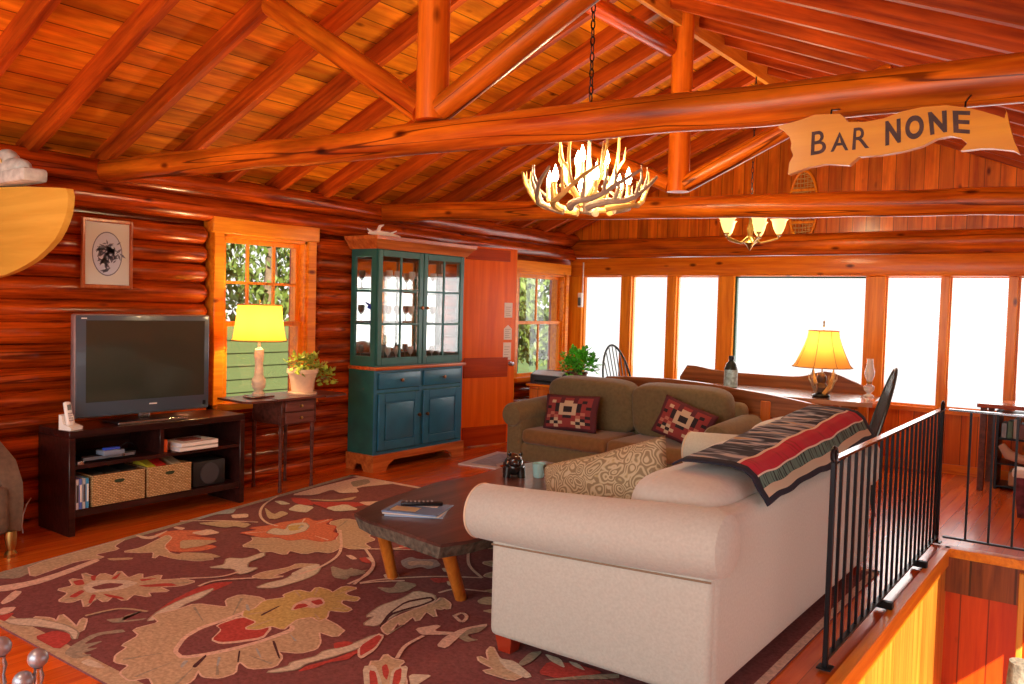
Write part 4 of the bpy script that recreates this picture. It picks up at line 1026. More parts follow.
# glassware inside
m_crys = mat('crystal', (.8, .85, .85), .05, spec=.8); m_crys.node_tree.nodes['Principled BSDF'].inputs['Alpha'].default_value = .45
def goblet(h, r):
    return MB().lathe([(0, 0), (r * .8, 0), (r * .8, .003), (.005, .01), (.004, h * .45), (r * .6, h * .55), (r, h * .75), (r * .9, h), (r * .85, h), (r * .93, h * .75), (r * .5, h * .58), (0, h * .55)], n=14)
sp_ = []
for zz, sh in ((.951, 'bottom'), (1.309, 'middle'), (1.629, 'top')):
    for q in range(7): sp_.append((zz, q, sh))
first = None
m_amber = mat('amber_glass', (.35, .12, .03), .1)
for zz, q, sh in sp_:
    if q == 0 and sh == 'middle': continue      # the blue bird's place
    y = -.45 + q * .15
    if first is None: o = goblet(.17, .035).build('goblet', m_crys); first = o
    else: o = first.copy(); C.objects.link(o)
    s = .85 + .25 * ((q * 3 + int(zz * 10)) % 3) / 2
    o.scale = (s, s, s); o.location = (-5.465 - .02 + .04 * (q % 2), 5.79 + y, zz)
    ordn = ('nearest end of', 'second place from the near end of', 'third place from the near end of', 'middle of', 'third place from the far end of', 'second place from the far end of', 'far end of')[q]
    tag(o, 'clear stemmed goblet at the %s the %s cupboard shelf' % (ordn, sh), 'goblet', 'glassware in the china cupboard')
b = MB(); m_bb = mat('blue_glass', (.02, .12, .75), .15)
b.ell((0, 0, 0), (.02, .045, .022)); b.ell((0, .05, .012), (.014, .018, .014)); b.tube([(0, .065, .012), (0, .09, .008)], [.004, .001], 6)
for s in (-1, 1): b.prism([(0, -.02), (.10, .03), (.12, .06), (.06, .045), (0, .02)], lambda u, v: (s * u, v - .01, .01 + u * .25), lambda u, v: (s * u, v - .01, .016 + u * .25))
b.tube([(0, 0, -.02), (0, 0, -.145)], [.003, .003], 6); b.lathe([(.03, -.148), (.03, -.142), (0, -.14)], n=14)
o = b.build('blue_glass_bird', m_bb); o.location = (-5.46, 5.285, 1.458); tag(o, 'blue glass bird with spread wings behind the cupboard side pane', 'figurine')
# antler wishbone on the crown
b = MB(); b.tube([(0, -.12, .01), (0, -.05, .015), (0, .04, .015), (0, .14, .008)], [.006, .014, .011, .004], 8); b.tube([(0, -.05, .015), (0, -.03, .05), (0, 0, .06)], [.012, .009, .003], 8); b.tube([(0, -.09, .012), (0, -.13, .03)], [.01, .003], 8); b.tube([(0, .04, .012), (.02, .09, .035)], [.008, .002], 8)
o = b.build('small_antler', mat('bleached_antler', (.85, .8, .78), .6)); o.scale = (1.5, 1.5, 1.7); o.location = (-5.36, 5.32, 2.085); tag(o, 'small bleached antler lying on the cherry crown of the cupboard', 'antler')
SIGNX0 = -0.5995
SIGN = [(-0.9725, 2.1243), (-0.9368, 2.1284), (-0.8865, 2.1386), (-0.8562, 2.1468), (-0.7773, 2.1418), (-0.762, 2.1288), (-0.7504, 2.1125), (-0.6998, 2.1071), (-0.6437, 2.1122), (-0.5896, 2.128), (-0.5363, 2.1341), (-0.4712, 2.1322), (-0.4137, 2.1184), (-0.376, 2.1037), (-0.3327, 2.0851), (-0.3173, 2.0766), (-0.3141, 2.0967), (-0.3234, 2.1181), (-0.3121, 2.093), (-0.3046, 2.0583), (-0.2906, 2.0095), (-0.2741, 1.9708), (-0.2893, 1.9823), (-0.3406, 1.9935), (-0.3711, 1.9962), (-0.4269, 1.9942), (-0.409, 2.0135), (-0.4287, 2.0328), (-0.4543, 2.0402), (-0.4927, 2.0354), (-0.5312, 2.0175), (-0.5775, 2.0072), (-0.6458, 1.9998), (-0.713, 2.0002), (-0.7409, 1.9761), (-0.8115, 1.9854), (-0.8721, 1.9784), (-0.9338, 1.9595), (-0.9315, 1.9986), (-0.919, 2.0211), (-0.9295, 2.0455), (-0.9262, 2.0608), (-0.935, 2.0852), (-0.9558, 2.1068), (-0.9721, 2.1164)]
LETTERS = [('B', ((-0.8622, 2.0164), (-0.8131, 2.0215), (-0.8199, 2.0955), (-0.8615, 2.092))), ('A', ((-0.7996, 2.0226), (-0.7451, 2.0232), (-0.7696, 2.0828), (-0.7785, 2.0837))), ('R', ((-0.7335, 2.0229), (-0.682, 2.0251), (-0.692, 2.0929), (-0.7313, 2.091))), ('N', ((-0.6352, 2.0269), (-0.5909, 2.0338), (-0.5954, 2.1069), (-0.6384, 2.1021))), ('O', ((-0.5788, 2.0378), (-0.527, 2.0422), (-0.5301, 2.112), (-0.582, 2.1105))), ('N', ((-0.5095, 2.0477), (-0.4644, 2.0525), (-0.4686, 2.1164), (-0.5191, 2.1164))), ('E', ((-0.4471, 2.0486), (-0.404, 2.0409), (-0.4051, 2.107), (-0.4525, 2.1138)))]
HOOKS = [(-0.8092, 2.1416), (-0.4226, 2.1209)]
# ================================================================ SEATING
def LM(t): return Matrix.Translation(-Vector(t.location))
m_lin = mat('cream_linen', (.47, .50, .46), .85, var=.07, scale=90, bump=.15, sheen=.3)
m_lin2 = mat('cream_linen_cushion', (.51, .53, .49), .85, var=.05, scale=60, bump=.2, sheen=.3)
m_cord = mat('linen_piping', (.68, .56, .42), .8)
m_redleg = mat('red_mahogany', (.32, .03, .01), .3, coat=.4)
t = thing('sofa', 'large cream linen sofa seen from its near arm and back, a striped blanket on it', 'sofa', (-1.65, 3.95, 0)); sofa = t
M = LM(t); SY0, SY1 = 2.82, 5.12
def arm(y, sgn, nm='arm'):
    b = MB().at(M)
    b.rbox(-2.16, -1.16, min(y, y + sgn * .2), max(y, y + sgn * .2), .085, .60, .03, 3)
    a = b.build('arm', m_lin, t)
    b = MB().at(M); yc = y + sgn * .06
    pts = [(-2.285, yc, .597), (-2.275, yc, .597), (-2.25, yc, .598), (-2.0, yc, .605), (-1.7, yc, .62), (-1.4, yc, .64), (-1.18, yc, .655), (-1.13, yc, .655), (-1.11, yc, .655)]
    b.tube(pts, [.085, .108, .12, .124, .127, .13, .13, .115, .08], 28); b.build('arm_roll', m_lin, a)
    b = MB().at(M); b.tube([(-2.262, yc + .117 * math.cos(q * PI / 16), .598 + .117 * math.sin(q * PI / 16)) for q in range(33)], .005, 6); b.build('piping', m_cord, a)
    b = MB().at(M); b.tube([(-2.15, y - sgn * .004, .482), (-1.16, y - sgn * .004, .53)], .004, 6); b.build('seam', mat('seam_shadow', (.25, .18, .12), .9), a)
arm(SY0, 1); arm(SY1, -1)
MB().at(M).rbox(-2.12, -1.18, SY0 + .1, SY1 - .1, .085, .30, .03, 2).build('base', m_lin, t)
b = MB().at(M); b.rbox(-1.40, -1.15, SY0 + .005, SY1 - .005, .085, .75, .06, 5); b.build('back', m_lin, t)
for k in range(3):
    y0 = SY0 + .20 + k * .635; MB().at(M).rbox(-2.16, -1.45, y0, y0 + .625, .29, .44, .05, 4).build('seat_cushion', m_lin2, t)
    bc = MB().at(M @ T(-1.43, y0 + .30, .618 + .045 * k, ry=.04)).ell((0, 0, 0), (.215, .335, .215), .5, .45, 44, 20).build('back_cushion', m_lin2, t)
    MB().at(M @ T(-1.43, y0 + .30, .618 + .045 * k, ry=.04)).tube([(-.10, .325 * math.copysign(abs(math.cos(a)) ** .45, math.cos(a)), .208 * math.copysign(abs(math.sin(a)) ** .5, math.sin(a))) for a in [2 * PI * q / 40 for q in range(41)]], .004, 6).build('piping', m_cord, bc)
for x in (-2.10, -1.22):
    for y in (SY0 + .07, SY1 - .07):
        MB().at(M).prism([(-.045, -.045), (.045, -.045), (.045, .045), (-.045, .045)], lambda u, v: (x + u * .7, y + v * .7, .0115), lambda u, v: (x + u, y + v, .10)).build('foot', m_redleg, t)

# blanket over the sofa back
def zebra():
    m, n, bs = nt('blanket_zebra'); L = n.links.new; N = n.nodes.new
    tc = N('ShaderNodeTexCoord'); mp = N('ShaderNodeMapping'); mp.inputs['Scale'].default_value = (4, 13, 4); mp.inputs['Rotation'].default_value = (0, 0, .35)
    L(tc.outputs['Object'], mp.inputs[0]); no = N('ShaderNodeTexNoise'); no.inputs['Scale'].default_value = 1.25; no.inputs['Detail'].default_value = 2; no.inputs['Distortion'].default_value = .8; L(mp.outputs[0], no.inputs['Vector'])
    r = N('ShaderNodeValToRGB'); e = r.color_ramp.elements
    e[0].position = .44; e[0].color = (.010, .018, .040, 1); e[1].position = .51; e[1].color = (.13, .17, .24, 1)
    e2 = r.color_ramp.elements.new(.58); e2.color = (.42, .46, .55, 1); e3 = r.color_ramp.elements.new(.66); e3.color = (.45, .30, .16, 1)
    L(no.outputs['Fac'], r.inputs[0]); L(r.outputs[0], bs.inputs['Base Color']); bs.inputs['Roughness'].default_value = .95
    return m
def ticked(name, c1, c2, per=.021, thr=.35):
    m, n, bs = nt(name); L = n.links.new; N = n.nodes.new
    tc = N('ShaderNodeTexCoord'); sp = N('ShaderNodeSeparateXYZ'); L(tc.outputs['Object'], sp.inputs[0])
    mp = N('ShaderNodeMapping'); mp.inputs['Scale'].default_value = (6, 60, 6); L(tc.outputs['Object'], mp.inputs[0])
    no = N('ShaderNodeTexNoise'); no.inputs['Scale'].default_value = 1; no.inputs['Detail'].default_value = 1; L(mp.outputs[0], no.inputs['Vector'])
    r = N('ShaderNodeValToRGB'); r.color_ramp.elements[0].position = thr; r.color_ramp.elements[1].position = thr + .06
    r.color_ramp.elements[0].color = (*c2, 1); r.color_ramp.elements[1].color = (*c1, 1)
    L(no.outputs['Fac'], r.inputs[0]); L(r.outputs[0], bs.inputs['Base Color']); bs.inputs['Roughness'].default_value = .95
    return m
prof = [(-1.515, .862), (-1.48, .882), (-1.44, .884), (-1.36, .886), (-1.28, .884), (-1.225, .872), (-1.19, .845), (-1.172, .80), (-1.150, .765), (-1.137, .738)]
# resample by length
PL = [0]
for i in range(1, len(prof)): PL.append(PL[-1] + math.dist(prof[i], prof[i - 1]))
def pat(s):
    s = max(0, min(PL[-1], s))
    for i in range(1, len(prof)):
        if s <= PL[i] + 1e-9:
            f = (s - PL[i - 1]) / (PL[i] - PL[i - 1]); return (prof[i - 1][0] + f * (prof[i][0] - prof[i - 1][0]), prof[i - 1][1] + f * (prof[i][1] - prof[i - 1][1]))
    return prof[-1]
Ltot = PL[-1]
bands = [(.026, 0), (.034, 5), (.05, 3), (.006, 4), (.085, 2), (.008, 4)]   # from the outer hem upward
YB0, YB1 = 3.22, 5.0; NU, NV = 74, 60
vs = []; fs = []; mi = []
rz_ = random.Random(9)
for j in range(NV + 1):
    y = YB0 + (YB1 - YB0) * j / NV
    for i in range(NU + 1):
        s = Ltot * i / NU
        x, zz = pat(s)
        fy = (y - YB0)
        wob = .008 * math.sin(9 * fy + 4 * s) + .005 * math.sin(23 * fy - 6 * s)
        sc_out = max(0, (s - Ltot * .75) / (Ltot * .25))
        zz += -.022 + .085 * fy / 1.7 + sc_out * .010 * math.sin(5 * fy)
        yy = y + (-.10 * math.sin(PI * min(1, s / (Ltot * .9))) * 0 + .05 * (s / Ltot) * (1 if j < 6 else 0) * (1 - j / 6))
        vs.append((x + .010 * sc_out + abs(wob) * .3, yy, zz + wob * .6 + .012))
for j in range(NV):
    for i in range(NU):
        a = j * (NU + 1) + i
        s = Ltot - Ltot * (i + .5) / NU
        c = 1; acc = 0
        for wd, m_ in bands:
            if acc <= s < acc + wd: c = m_; break
            acc += wd
        if j < 2 or j >= NV - 2 or i < 2: c = 0
        elif j < 3: c = 1 if c == 1 else c
        fs.append((a, a + 1, a + NU + 2, a + NU + 1)); mi.append(c)
b = MB(); b.add(vs, fs); b.mi = mi
blanket = b.build('striped_blanket', [mat('blanket_navy', (.012, .014, .028), .95), zebra(), ticked('blanket_red', (.46, .02, .05), (.30, .02, .03)), ticked('blanket_green', (.10, .20, .17), (.015, .03, .03), thr=.42), mat('blanket_white', (.7, .62, .52), .95), mat('blanket_oat', (.50, .46, .34), .95)], sharp=180)
md = blanket.modifiers.new('thickness', 'SOLIDIFY'); md.thickness = .008; md.offset = 1
tag(blanket, 'woven blanket in navy, red and green bands draped over the cream sofa back', 'blanket')

def pillow(name, lab, M, a, c, th, m, group=None, facefn=None, mats=None):
    """square pillow, width 2a height 2c, half thickness th, faces -Y"""
    n = 24; b = MB().at(M)
    def P(u, v, s):
        k = (1 - abs(u) ** 2.6) * (1 - abs(v) ** 2.6); k = max(0, k) ** .55
        sx = 1 - .06 * (1 - v * v) * 1; sz = 1 - .06 * (1 - u * u)
        return (u * a * (1 - .05 * (1 - abs(v)) ), s * th * k, v * c * (1 - .05 * (1 - abs(u))))
    for s in (-1, 1):
        vs = [P(-1 + 2 * i / n, -1 + 2 * j / n, s) for j in range(n + 1) for i in range(n + 1)]
        base = len(b.v)
        for j in range(n):
            for i in range(n):
                f = (j * (n + 1) + i, j * (n + 1) + i + 1, (j + 1) * (n + 1) + i + 1, (j + 1) * (n + 1) + i)
                if i == 0 and j == 0: pass
                b.mid(facefn(i, j) if facefn else 0)
                if i == 0 and j == 0: b.add(vs, [f])
                else: b.f.append([base + q for q in f]); b.mi.append(b.c)
    o = b.build(name, mats or m, sharp=180); return tag(o, lab, 'pillow', group)
def paisley():
    m, n, bs = nt('paisley_cloth'); L = n.links.new; N = n.nodes.new
    tc = N('ShaderNodeTexCoord'); no = N('ShaderNodeTexNoise'); no.inputs['Scale'].default_value = 7; L(tc.outputs['Object'], no.inputs['Vector'])
    mx = N('ShaderNodeMixRGB'); mx.inputs[0].default_value = .12; L(tc.outputs['Object'], mx.inputs[1]); L(no.outputs['Color'], mx.inputs[2])
    vo = N('ShaderNodeTexVoronoi'); vo.inputs['Scale'].default_value = 17; L(mx.outputs[0], vo.inputs['Vector'])
    ma = N('ShaderNodeMath'); ma.operation = 'MULTIPLY'; ma.inputs[1].default_value = 34; L(vo.outputs['Distance'], ma.inputs[0])
    si = N('ShaderNodeMath'); si.operation = 'SINE'; L(ma.outputs[0], si.inputs[0])
    r = N('ShaderNodeValToRGB'); e = r.color_ramp.elements; e[0].position = .25; e[0].color = (.23, .18, .10, 1); e[1].position = .62; e[1].color = (.42, .34, .16, 1)
    e2 = r.color_ramp.elements.new(.42); e2.color = (.26, .23, .15, 1); e3 = r.color_ramp.elements.new(.85); e3.color = (.48, .42, .28, 1)
    mr = N('ShaderNodeMapRange'); mr.inputs['From Min'].default_value = -1; L(si.outputs[0], mr.inputs['Value']); L(mr.outputs[0], r.inputs[0])
    L(r.outputs[0], bs.inputs['Base Color']); bs.inputs['Roughness'].default_value = .8
    return m
pillow('paisley_pillow', 'gold and brown paisley pillow propped behind the near arm of the cream sofa', T(-1.88, 3.30, .66, rx=-.30, ry=-.33), .34, .20, .09, paisley())
kil = ['DDDDDDDDDDDD', 'DRRRDRRDRRRD', 'DRCRDCCDRNRD', 'DRRNCCCCNRRD', 'DNRNCNNCNRND', 'DRRNCNNCNRRD', 'DRORCCCCRORD', 'DORORNNRORND', 'DRNCRRRRCNRD', 'DNCNCRRCNCND', 'DRRCRRRRCRRD', 'DDDDDDDDDDDD']
kidx = {'D': 0, 'R': 1, 'C': 2, 'N': 3, 'O': 4}
kmats = [mat('kilim_plum', (.10, .02, .03), .9), mat('kilim_red', (.26, .04, .04), .9), mat('kilim_cream', (.55, .44, .30), .9), mat('kilim_black', (.02, .015, .02), .9), mat('kilim_rose', (.45, .17, .12), .9)]
kf = lambda i, j: kidx[kil[11 - j // 2][i // 2]]

# loveseat
m_olv = mat('olive_corduroy', (.165, .125, .055), .9, var=.15, scale=40, bump=.2, sheen=.25); m_olv2 = mat('olive_seat', (.20, .105, .032), .9, var=.15, scale=30, bump=.2, sheen=.25)
t = thing('loveseat', 'olive-brown loveseat with two back cushions facing the camera before the dining area', 'loveseat', (-3.6, 6.6, 0)); M = LM(t)
LX0, LX1 = -4.66, -2.52
MB().at(M).rbox(LX0 + .08, LX1 - .08, 6.30, 7.06,   .06, .24, .03, 2).build('base', m_olv, t)
b = MB().at(M @ T(0, 0, 0)); b.rbox(LX0 + .1, LX1 - .1, 6.88, 7.10, .1, .72, .07, 4); b.build('back', m_olv, t)
for s, x in ((-1, LX0), (1, LX1)):
    a = MB().at(M).rbox(min(x, x - s * .17) , max(x, x - s * .17), 6.28, 7.06, .05, .52, .03, 3).build('arm', m_olv, t)
    MB().at(M).tube([(x - s * .07, 6.245, .49), (x - s * .07, 6.255, .49), (x - s * .07, 6.28, .49), (x - s * .07, 6.9, .52), (x - s * .07, 7.06, .52)], [.07, .10, .112, .112, .1], 24).build('arm_roll', m_olv, a)
xm = (LX0 + LX1) / 2
for k in (0, 1):
    x0 = LX0 + .17 + k * (xm - LX0 - .17); x1 = x0 + (xm - LX0 - .17) - .008
    MB().at(M).rbox(x0, x1, 6.27, 6.92, .235, .37, .05, 4).build('seat_cushion', m_olv2, t)
    MB().at(M @ T((x0 + x1) / 2, 6.84, .60, rx=.16)).ell((0, 0, 0), ((x1 - x0) / 2 + .02, .13, .245), .4, .42, 40, 18).build('back_cushion', m_olv, t)
for x in (LX0 + .1, LX1 - .1):
    for y in (6.34, 7.0): MB().at(M).cyl((x, y, 0), (x, y, .06), .025, .03).build('foot', m_wal, t)
pillow('woven_pillow', 'red and black patterned pillow on the left side of the olive loveseat', T(-4.10, 6.52, .53, rx=-.25, ry=-.04), .29, .17, .07, None, 'kilim pillows on the loveseat', kf, kmats)
pillow('woven_pillow', 'red and black patterned pillow tilted at the right side of the olive loveseat', T(-2.98, 6.53, .55, rx=-.25, ry=.30), .25, .17, .07, None, 'kilim pillows on the loveseat', kf, kmats)

# armchair at the left edge
m_lea = mat('brown_leather', (.30, .13, .05), .4, var=.2, scale=6); m_greyup = mat('grey_upholstery', (.13, .085, .055), .8, var=.2, scale=30)
t = thing('armchair', 'old leather armchair with brass feet cut off by the left edge of the picture', 'armchair', (-5.29, 1.80, 0))
b = MB(); b.rbox(-.30, .30, -.40, .30, .14, .42, .05, 3); b.build('seat_base', m_greyup, t)
b = MB(); b.rbox(-.22, .26, -.30, .20, .40, .50, .04, 3); b.build('seat_cushion', m_lea, t)
for s in (-1, 1):
    b = MB(); y0 = s * .32
    b.prism([(-.30, .14), (.24, .14), (.27, .3), (.26, .42), (.17, .54), (-.05, .63), (-.30, .70)], lambda u, v: (u, y0 - .055, v), lambda u, v: (u, y0 + .055, v)); b.build('arm', m_greyup, t)
b = MB(); b.at(T(-.17, 0, 0, ry=-.10)); b.rbox(-.10, .06, -.36, .36, .35, .98, .05, 3); b.build('back', m_lea, t)
for sx in (-1, 1):
    for sy in (-1, 1):
        MB().lathe([(.0, 0), (.03, .0), (.034, .02), (.02, .04), (.028, .07), (.032, .12), (.03, .15)], (sx * .24, sy * .32, 0), 14).build('foot', m_brass, t)

# ================================================================ COFFEE TABLE
m_slab = wood('slab_top', (0.035, 0.016, 0.014), (0.13, 0.055, 0.045), axis=1, rough=.3, coat=.25, knots=0, grain=9)
m_hleg = wood('honey_leg', (.38, .10, .012), (.60, .20, .025), axis=2, rough=.35)
t = thing('slab_coffee_table', 'dark live-edge slab coffee table on splayed honey log legs standing on the rug', 'coffee table', (-2.85, 3.9, 0)); M = LM(t)
ol = [(-3.14, 2.95), (-2.98, 2.90), (-2.80, 2.885), (-2.60, 2.85), (-2.45, 2.83), (-2.40, 2.95), (-2.37, 3.12), (-2.34, 3.4), (-2.38, 3.8), (-2.36, 4.2), (-2.42, 4.6), (-2.45, 4.82), (-2.7, 4.86), (-3.0, 4.84), (-3.28, 4.86), (-3.34, 4.5), (-3.30, 4.1), (-3.34, 3.8), (-3.28, 3.45), (-3.24, 3.2)]
b = MB().at(M); b.prism(ol, lambda u, v: (u, v, .405), lambda u, v: (u, v, .42)); b.build('slab_top', m_slab, t)
b = MB().at(M); cx, cy = -2.85, 3.85
b.prism([(cx + (u - cx) * .995, cy + (v - cy) * .998) for u, v in ol], lambda u, v: (cx + (u - cx) * .93, cy + (v - cy) * .985, .345), lambda u, v: (u, v, .405)); b.build('bark_edge', mat('bark_edge', (.10, .085, .065), .8, var=.6, scale=35, bump=.9), t)
for (fx, fy, tx, ty) in ((-3.15, 3.25, -3.12, 3.12), (-2.66, 3.24, -2.60, 3.04), (-3.2, 4.72, -3.1, 4.6), (-2.5, 4.7, -2.6, 4.6)):
    MB().at(M).tube([(fx, fy, .0135), (fx * .5 + tx * .5, fy * .5 + ty * .5, .18), (tx, ty, .35)], [.030, .033, .036], 12).build('leg', m_hleg, t)
for k, (c, lab, dz, r) in enumerate((((.30, .45, .68), 'pale blue magazine at the bottom of the pile on the coffee table', 0, .55), ((.6, .6, .58), 'white magazine in the middle of the pile on the coffee table', .007, .42), ((.16, .27, .5), 'blue-covered magazine topmost in the pile under the black remote', .014, .35))):
    x0, y0 = -2.93, 3.20
    b = MB().at(T(x0, y0, .4205 + dz, rz=r)); b.rbox(-.15, .15, -.125, .125, 0, .0065, .001, 1).mid(1).box(-.10, .09, .03, .08, .0064, .0068).mid(2).box(-.12, .02, -.09, .0, .0064, .0068)
    o = b.build('magazine', [mat('mag%d' % k, c, .25), mat('mag_light', (.75, .78, .8), .3), mat('mag_tan', (.45, .4, .25), .3)]); tag(o, lab, 'magazine')
t = thing('remote_control', 'long black remote lying across the magazines on the coffee table', 'remote control', (-2.95, 3.25, .4425), .75)
MB().rbox(-.11, .11, -.024, .024, 0, .02, .006, 2).build('remote_body', m_black, t)
for i in range(7):
    for j in range(3): MB().rbox(-.085 + i * .022, -.074 + i * .022, -.016 + j * .012, -.008 + j * .012, .0195, .022, .001, 1).build('button', mat('grey_button', (.3, .3, .33), .5), t)
# dark carved bear-like ornament and pale cup
t = thing('dark_ornament', 'glossy black carved animal ornament on the far end of the coffee table', 'ornament', (-3.12, 4.30, .421), -.9)
b = MB(); b.ell((0, 0, .05), (.085, .05, .048)); b.ell((.075, 0, .085), (.036, .034, .032)); b.ell((.11, 0, .078), (.02, .017, .014), 1, 1, 14, 8)
for s in (-1, 1): b.ell((.07, s * .026, .115), (.009, .009, .011), 1, 1, 10, 6)
b.ell((-.07, 0, .06), (.03, .03, .035))
for sx in (-.055, .05):
    for sy in (-.03, .03): b.tube([(sx, sy, .05), (sx, sy * 1.15, .0)], [.02, .018], 10)
b.build('carved_body', mat('black_gloss', (.015, .014, .014), .12, coat=.6), t); t.scale = (1.35, 1.35, 1.35)
t = thing('pale_cup', 'pale turquoise cup beside the black ornament on the coffee table', 'cup', (-2.97, 4.36, .421))
MB().lathe([(.0, 0), (.03, 0), (.034, .01), (.042, .09), (.039, .09), (.032, .015), (0, .012)], n=20).build('cup_body', mat('pale_turquoise', (.35, .62, .62), .25), t)
MB().tube([(.04, 0, .075), (.065, 0, .07), (.068, 0, .04), (.037, 0, .025)], .005, 8).build('handle', mat('pale_turquoise', (.35, .62, .62)), t)

# ================================================================ RAILING
def rail(lab, P0, P1, nb, z0, z1, grp=None, endpost=(True, True)):
    P0 = Vector(P0); P1 = Vector(P1); t = thing('iron_railing', lab, 'railing', (*P0.xy, 0)); M = LM(t)
    d = (P1 - P0).normalized(); n_ = Vector((-d.y, d.x, 0))
    def bar(za, zb, w, nm, m=m_black):
        b = MB().at(M); A = P0; B = P1
        b.add([(*(A + n_ * w).xy, za), (*(A - n_ * w).xy, za), (*(A - n_ * w).xy, zb), (*(A + n_ * w).xy, zb), (*(B + n_ * w).xy, za), (*(B - n_ * w).xy, za), (*(B - n_ * w).xy, zb), (*(B + n_ * w).xy, zb)], [(0, 1, 2, 3), (7, 6, 5, 4), (0, 4, 5, 1), (1, 5, 6, 2), (2, 6, 7, 3), (3, 7, 4, 0)]); b.build(nm, m, t)
    bar(z1 - .012, z1, .017, 'top_rail', mat('rail_top_gloss', (.30, .31, .34), .18, metal=1)); bar(z0, z0 + .012, .013, 'bottom_rail')
    for k in range(1, nb):
        p = P0.lerp(P1, k / nb); MB().at(M).box(p.x - .0065, p.x + .0065, p.y - .0065, p.y + .0065, z0 + .008, z1 - .01).build('baluster', m_black, t)
    for f, e in ((0, endpost[0]), (1, endpost[1])):
        if not e: continue
        p = P0.lerp(P1, f)
        b = MB().at(M); b.rbox(p.x - .011, p.x + .011, p.y - .011, p.y + .011, 0.0125, z1 + .02, .003, 1); po = b.build('post', m_black, t)
        b = MB().at(M); b.tube([(p.x + d.x * (.03 * math.cos(a) ), p.y + d.y * (.03 * math.cos(a)), z1 + .015 + .028 * math.sin(a)) for a in [2 * PI * q / 16 for q in range(17)]], .009, 8); b.ell((p.x, p.y, z1 + .015), (.012, .012, .012), 1, 1, 12, 8); b.build('scroll_knob', m_black, po)
        MB().at(M).rbox(p.x - .03, p.x + .03, p.y - .03, p.y + .03, .0122, .02, .002, 1).build('foot_plate', m_black, po)
    return t
rail('black iron railing running along the stair opening beside the cream sofa', (-.965, 3.60, 0), (-.965, 6.12, 0), 21, .05, .905)
rail('black iron railing crossing the far end of the stair opening', (-.93, 6.13, 0), (.38, 6.13, 0), 10, .05, .905, endpost=(False, True))
# white painted rail brackets on the stair edge
for k, y in enumerate((4.55, 5.45)):
    o = MB().rbox(-.99, -.90, y - .02, y + .02, .0125, .049, .004, 1).build('railing_bracket', m_black); tag(o, ('near' if k == 0 else 'far') + ' black bracket clamping the long railing to the stair edge', 'bracket')

# ================================================================ CHANDELIERS
m_ant = mat('antler', (.66, .42, .12), .55, var=.35, scale=9); m_ant_d = mat('antler_grey', (.34, .27, .20), .6, var=.4, scale=10)
m_flame = mat('bulb_glow', (1, .95, .85), .4, emit=(1, .82, .55), es=26)
t = thing('antler_chandelier', 'antler chandelier with glowing candle bulbs hanging on a chain from the ridge', 'chandelier', (-2.67, 4.36, 2.07)); ch = t
ra = random.Random(21)
def antler(b, base, a, spread, L, up, r, tines):
    """main beam swept outward and upward with tines; a: heading"""
    pts = []; rad = []
    for k in range(9):
        f = k / 8
        o = spread * math.sin(f * PI * .5); h = up * (f ** 2.0)
        ang = a + .55 * f
        pts.append(Vector(base) + Vector((math.cos(ang) * o, math.sin(ang) * o, h))); rad.append(r * (1 - .82 * f) + .002)
    b.tube(pts, rad, 8)
    for (k, l, da) in tines:
        p = pts[k]; ang = a + .55 * k / 8 + da
        q1 = p + Vector((math.cos(ang) * l * .35, math.sin(ang) * l * .35, l * .5)); q2 = p + Vector((math.cos(ang) * l * .4, math.sin(ang) * l * .4, l))
        b.tube([p, q1, q2], [rad[k] * .8, rad[k] * .6, .002], 7)
for k in range(9):
    a = 2 * PI * k / 9
    b = MB(); st = (.10 * math.cos(a - .9), .10 * math.sin(a - .9), .035)
    # crescent lower antler lying round the ring
    pts = []; rad = []
    for q in range(9):
        f = q / 8; ang = a - 1.0 + 1.5 * f; rr2 = .15 + .23 * f ** .8; h = .02 + .03 * math.sin(f * 3) + .20 * max(0, f - .55) ** 1.1 / .45
        pts.append(Vector((math.cos(ang) * rr2, math.sin(ang) * rr2, h))); rad.append(.021 * (1 - .72 * f) + .002)
    b.tube(pts, rad, 8)
    for (q, l, da) in ((3, .13, .4), (5, .17, .2), (6, .12, -.5)):
        p = pts[q]; ang = a - 1.0 + 1.5 * q / 8 + da
        b.tube([p, p + Vector((math.cos(ang) * l * .22, math.sin(ang) * l * .22, l * .55)), p + Vector((math.cos(ang) * l * .2, math.sin(ang) * l * .2, l))], [rad[q] * .85, rad[q] * .6, .002], 7)
    b.build('lower_antler', m_ant if k % 2 else m_ant_d, t)
for k in range(5):
    a = 2 * PI * k / 5 + .4
    b = MB(); antler(b, (.02 * math.cos(a), .02 * math.sin(a), .08), a, .16, .3, (.40, .33, .42, .36, .38)[k], .022, ((3, .12, .6), (5, .14, -.4))); b.build('upper_antler', m_ant, t)
b = MB(); b.lathe([(0, .0), (.02, .005), (.03, .04), (.02, .09), (.012, .3), (.008, .42), (0, .43)], n=12); b.build('centre_stem', m_ant_d, t)
m_wax = mat('candle_sleeve', (.75, .55, .2), .5)
for k in range(9):
    a = 2 * PI * k / 9 + .2; R_ = .235 if k < 6 else .10; a = 2 * PI * k / 6 + .2 if k < 6 else 2 * PI * k / 3 + .7; hz = .10 if k < 6 else .22
    c = Vector((R_ * math.cos(a), R_ * math.sin(a), hz))
    s_ = MB().at(T(*c)).lathe([(0, -.03), (.016, -.025), (.018, -.01), (.011, 0), (.011, .055), (0, .055)], n=12).build('candle_sleeve', m_wax, t)
    MB().at(T(*c)).lathe([(0, .055), (.012, .06), (.019, .085), (.015, .108), (.006, .135), (0, .152)], n=12).build('flame_bulb', m_flame, s_)
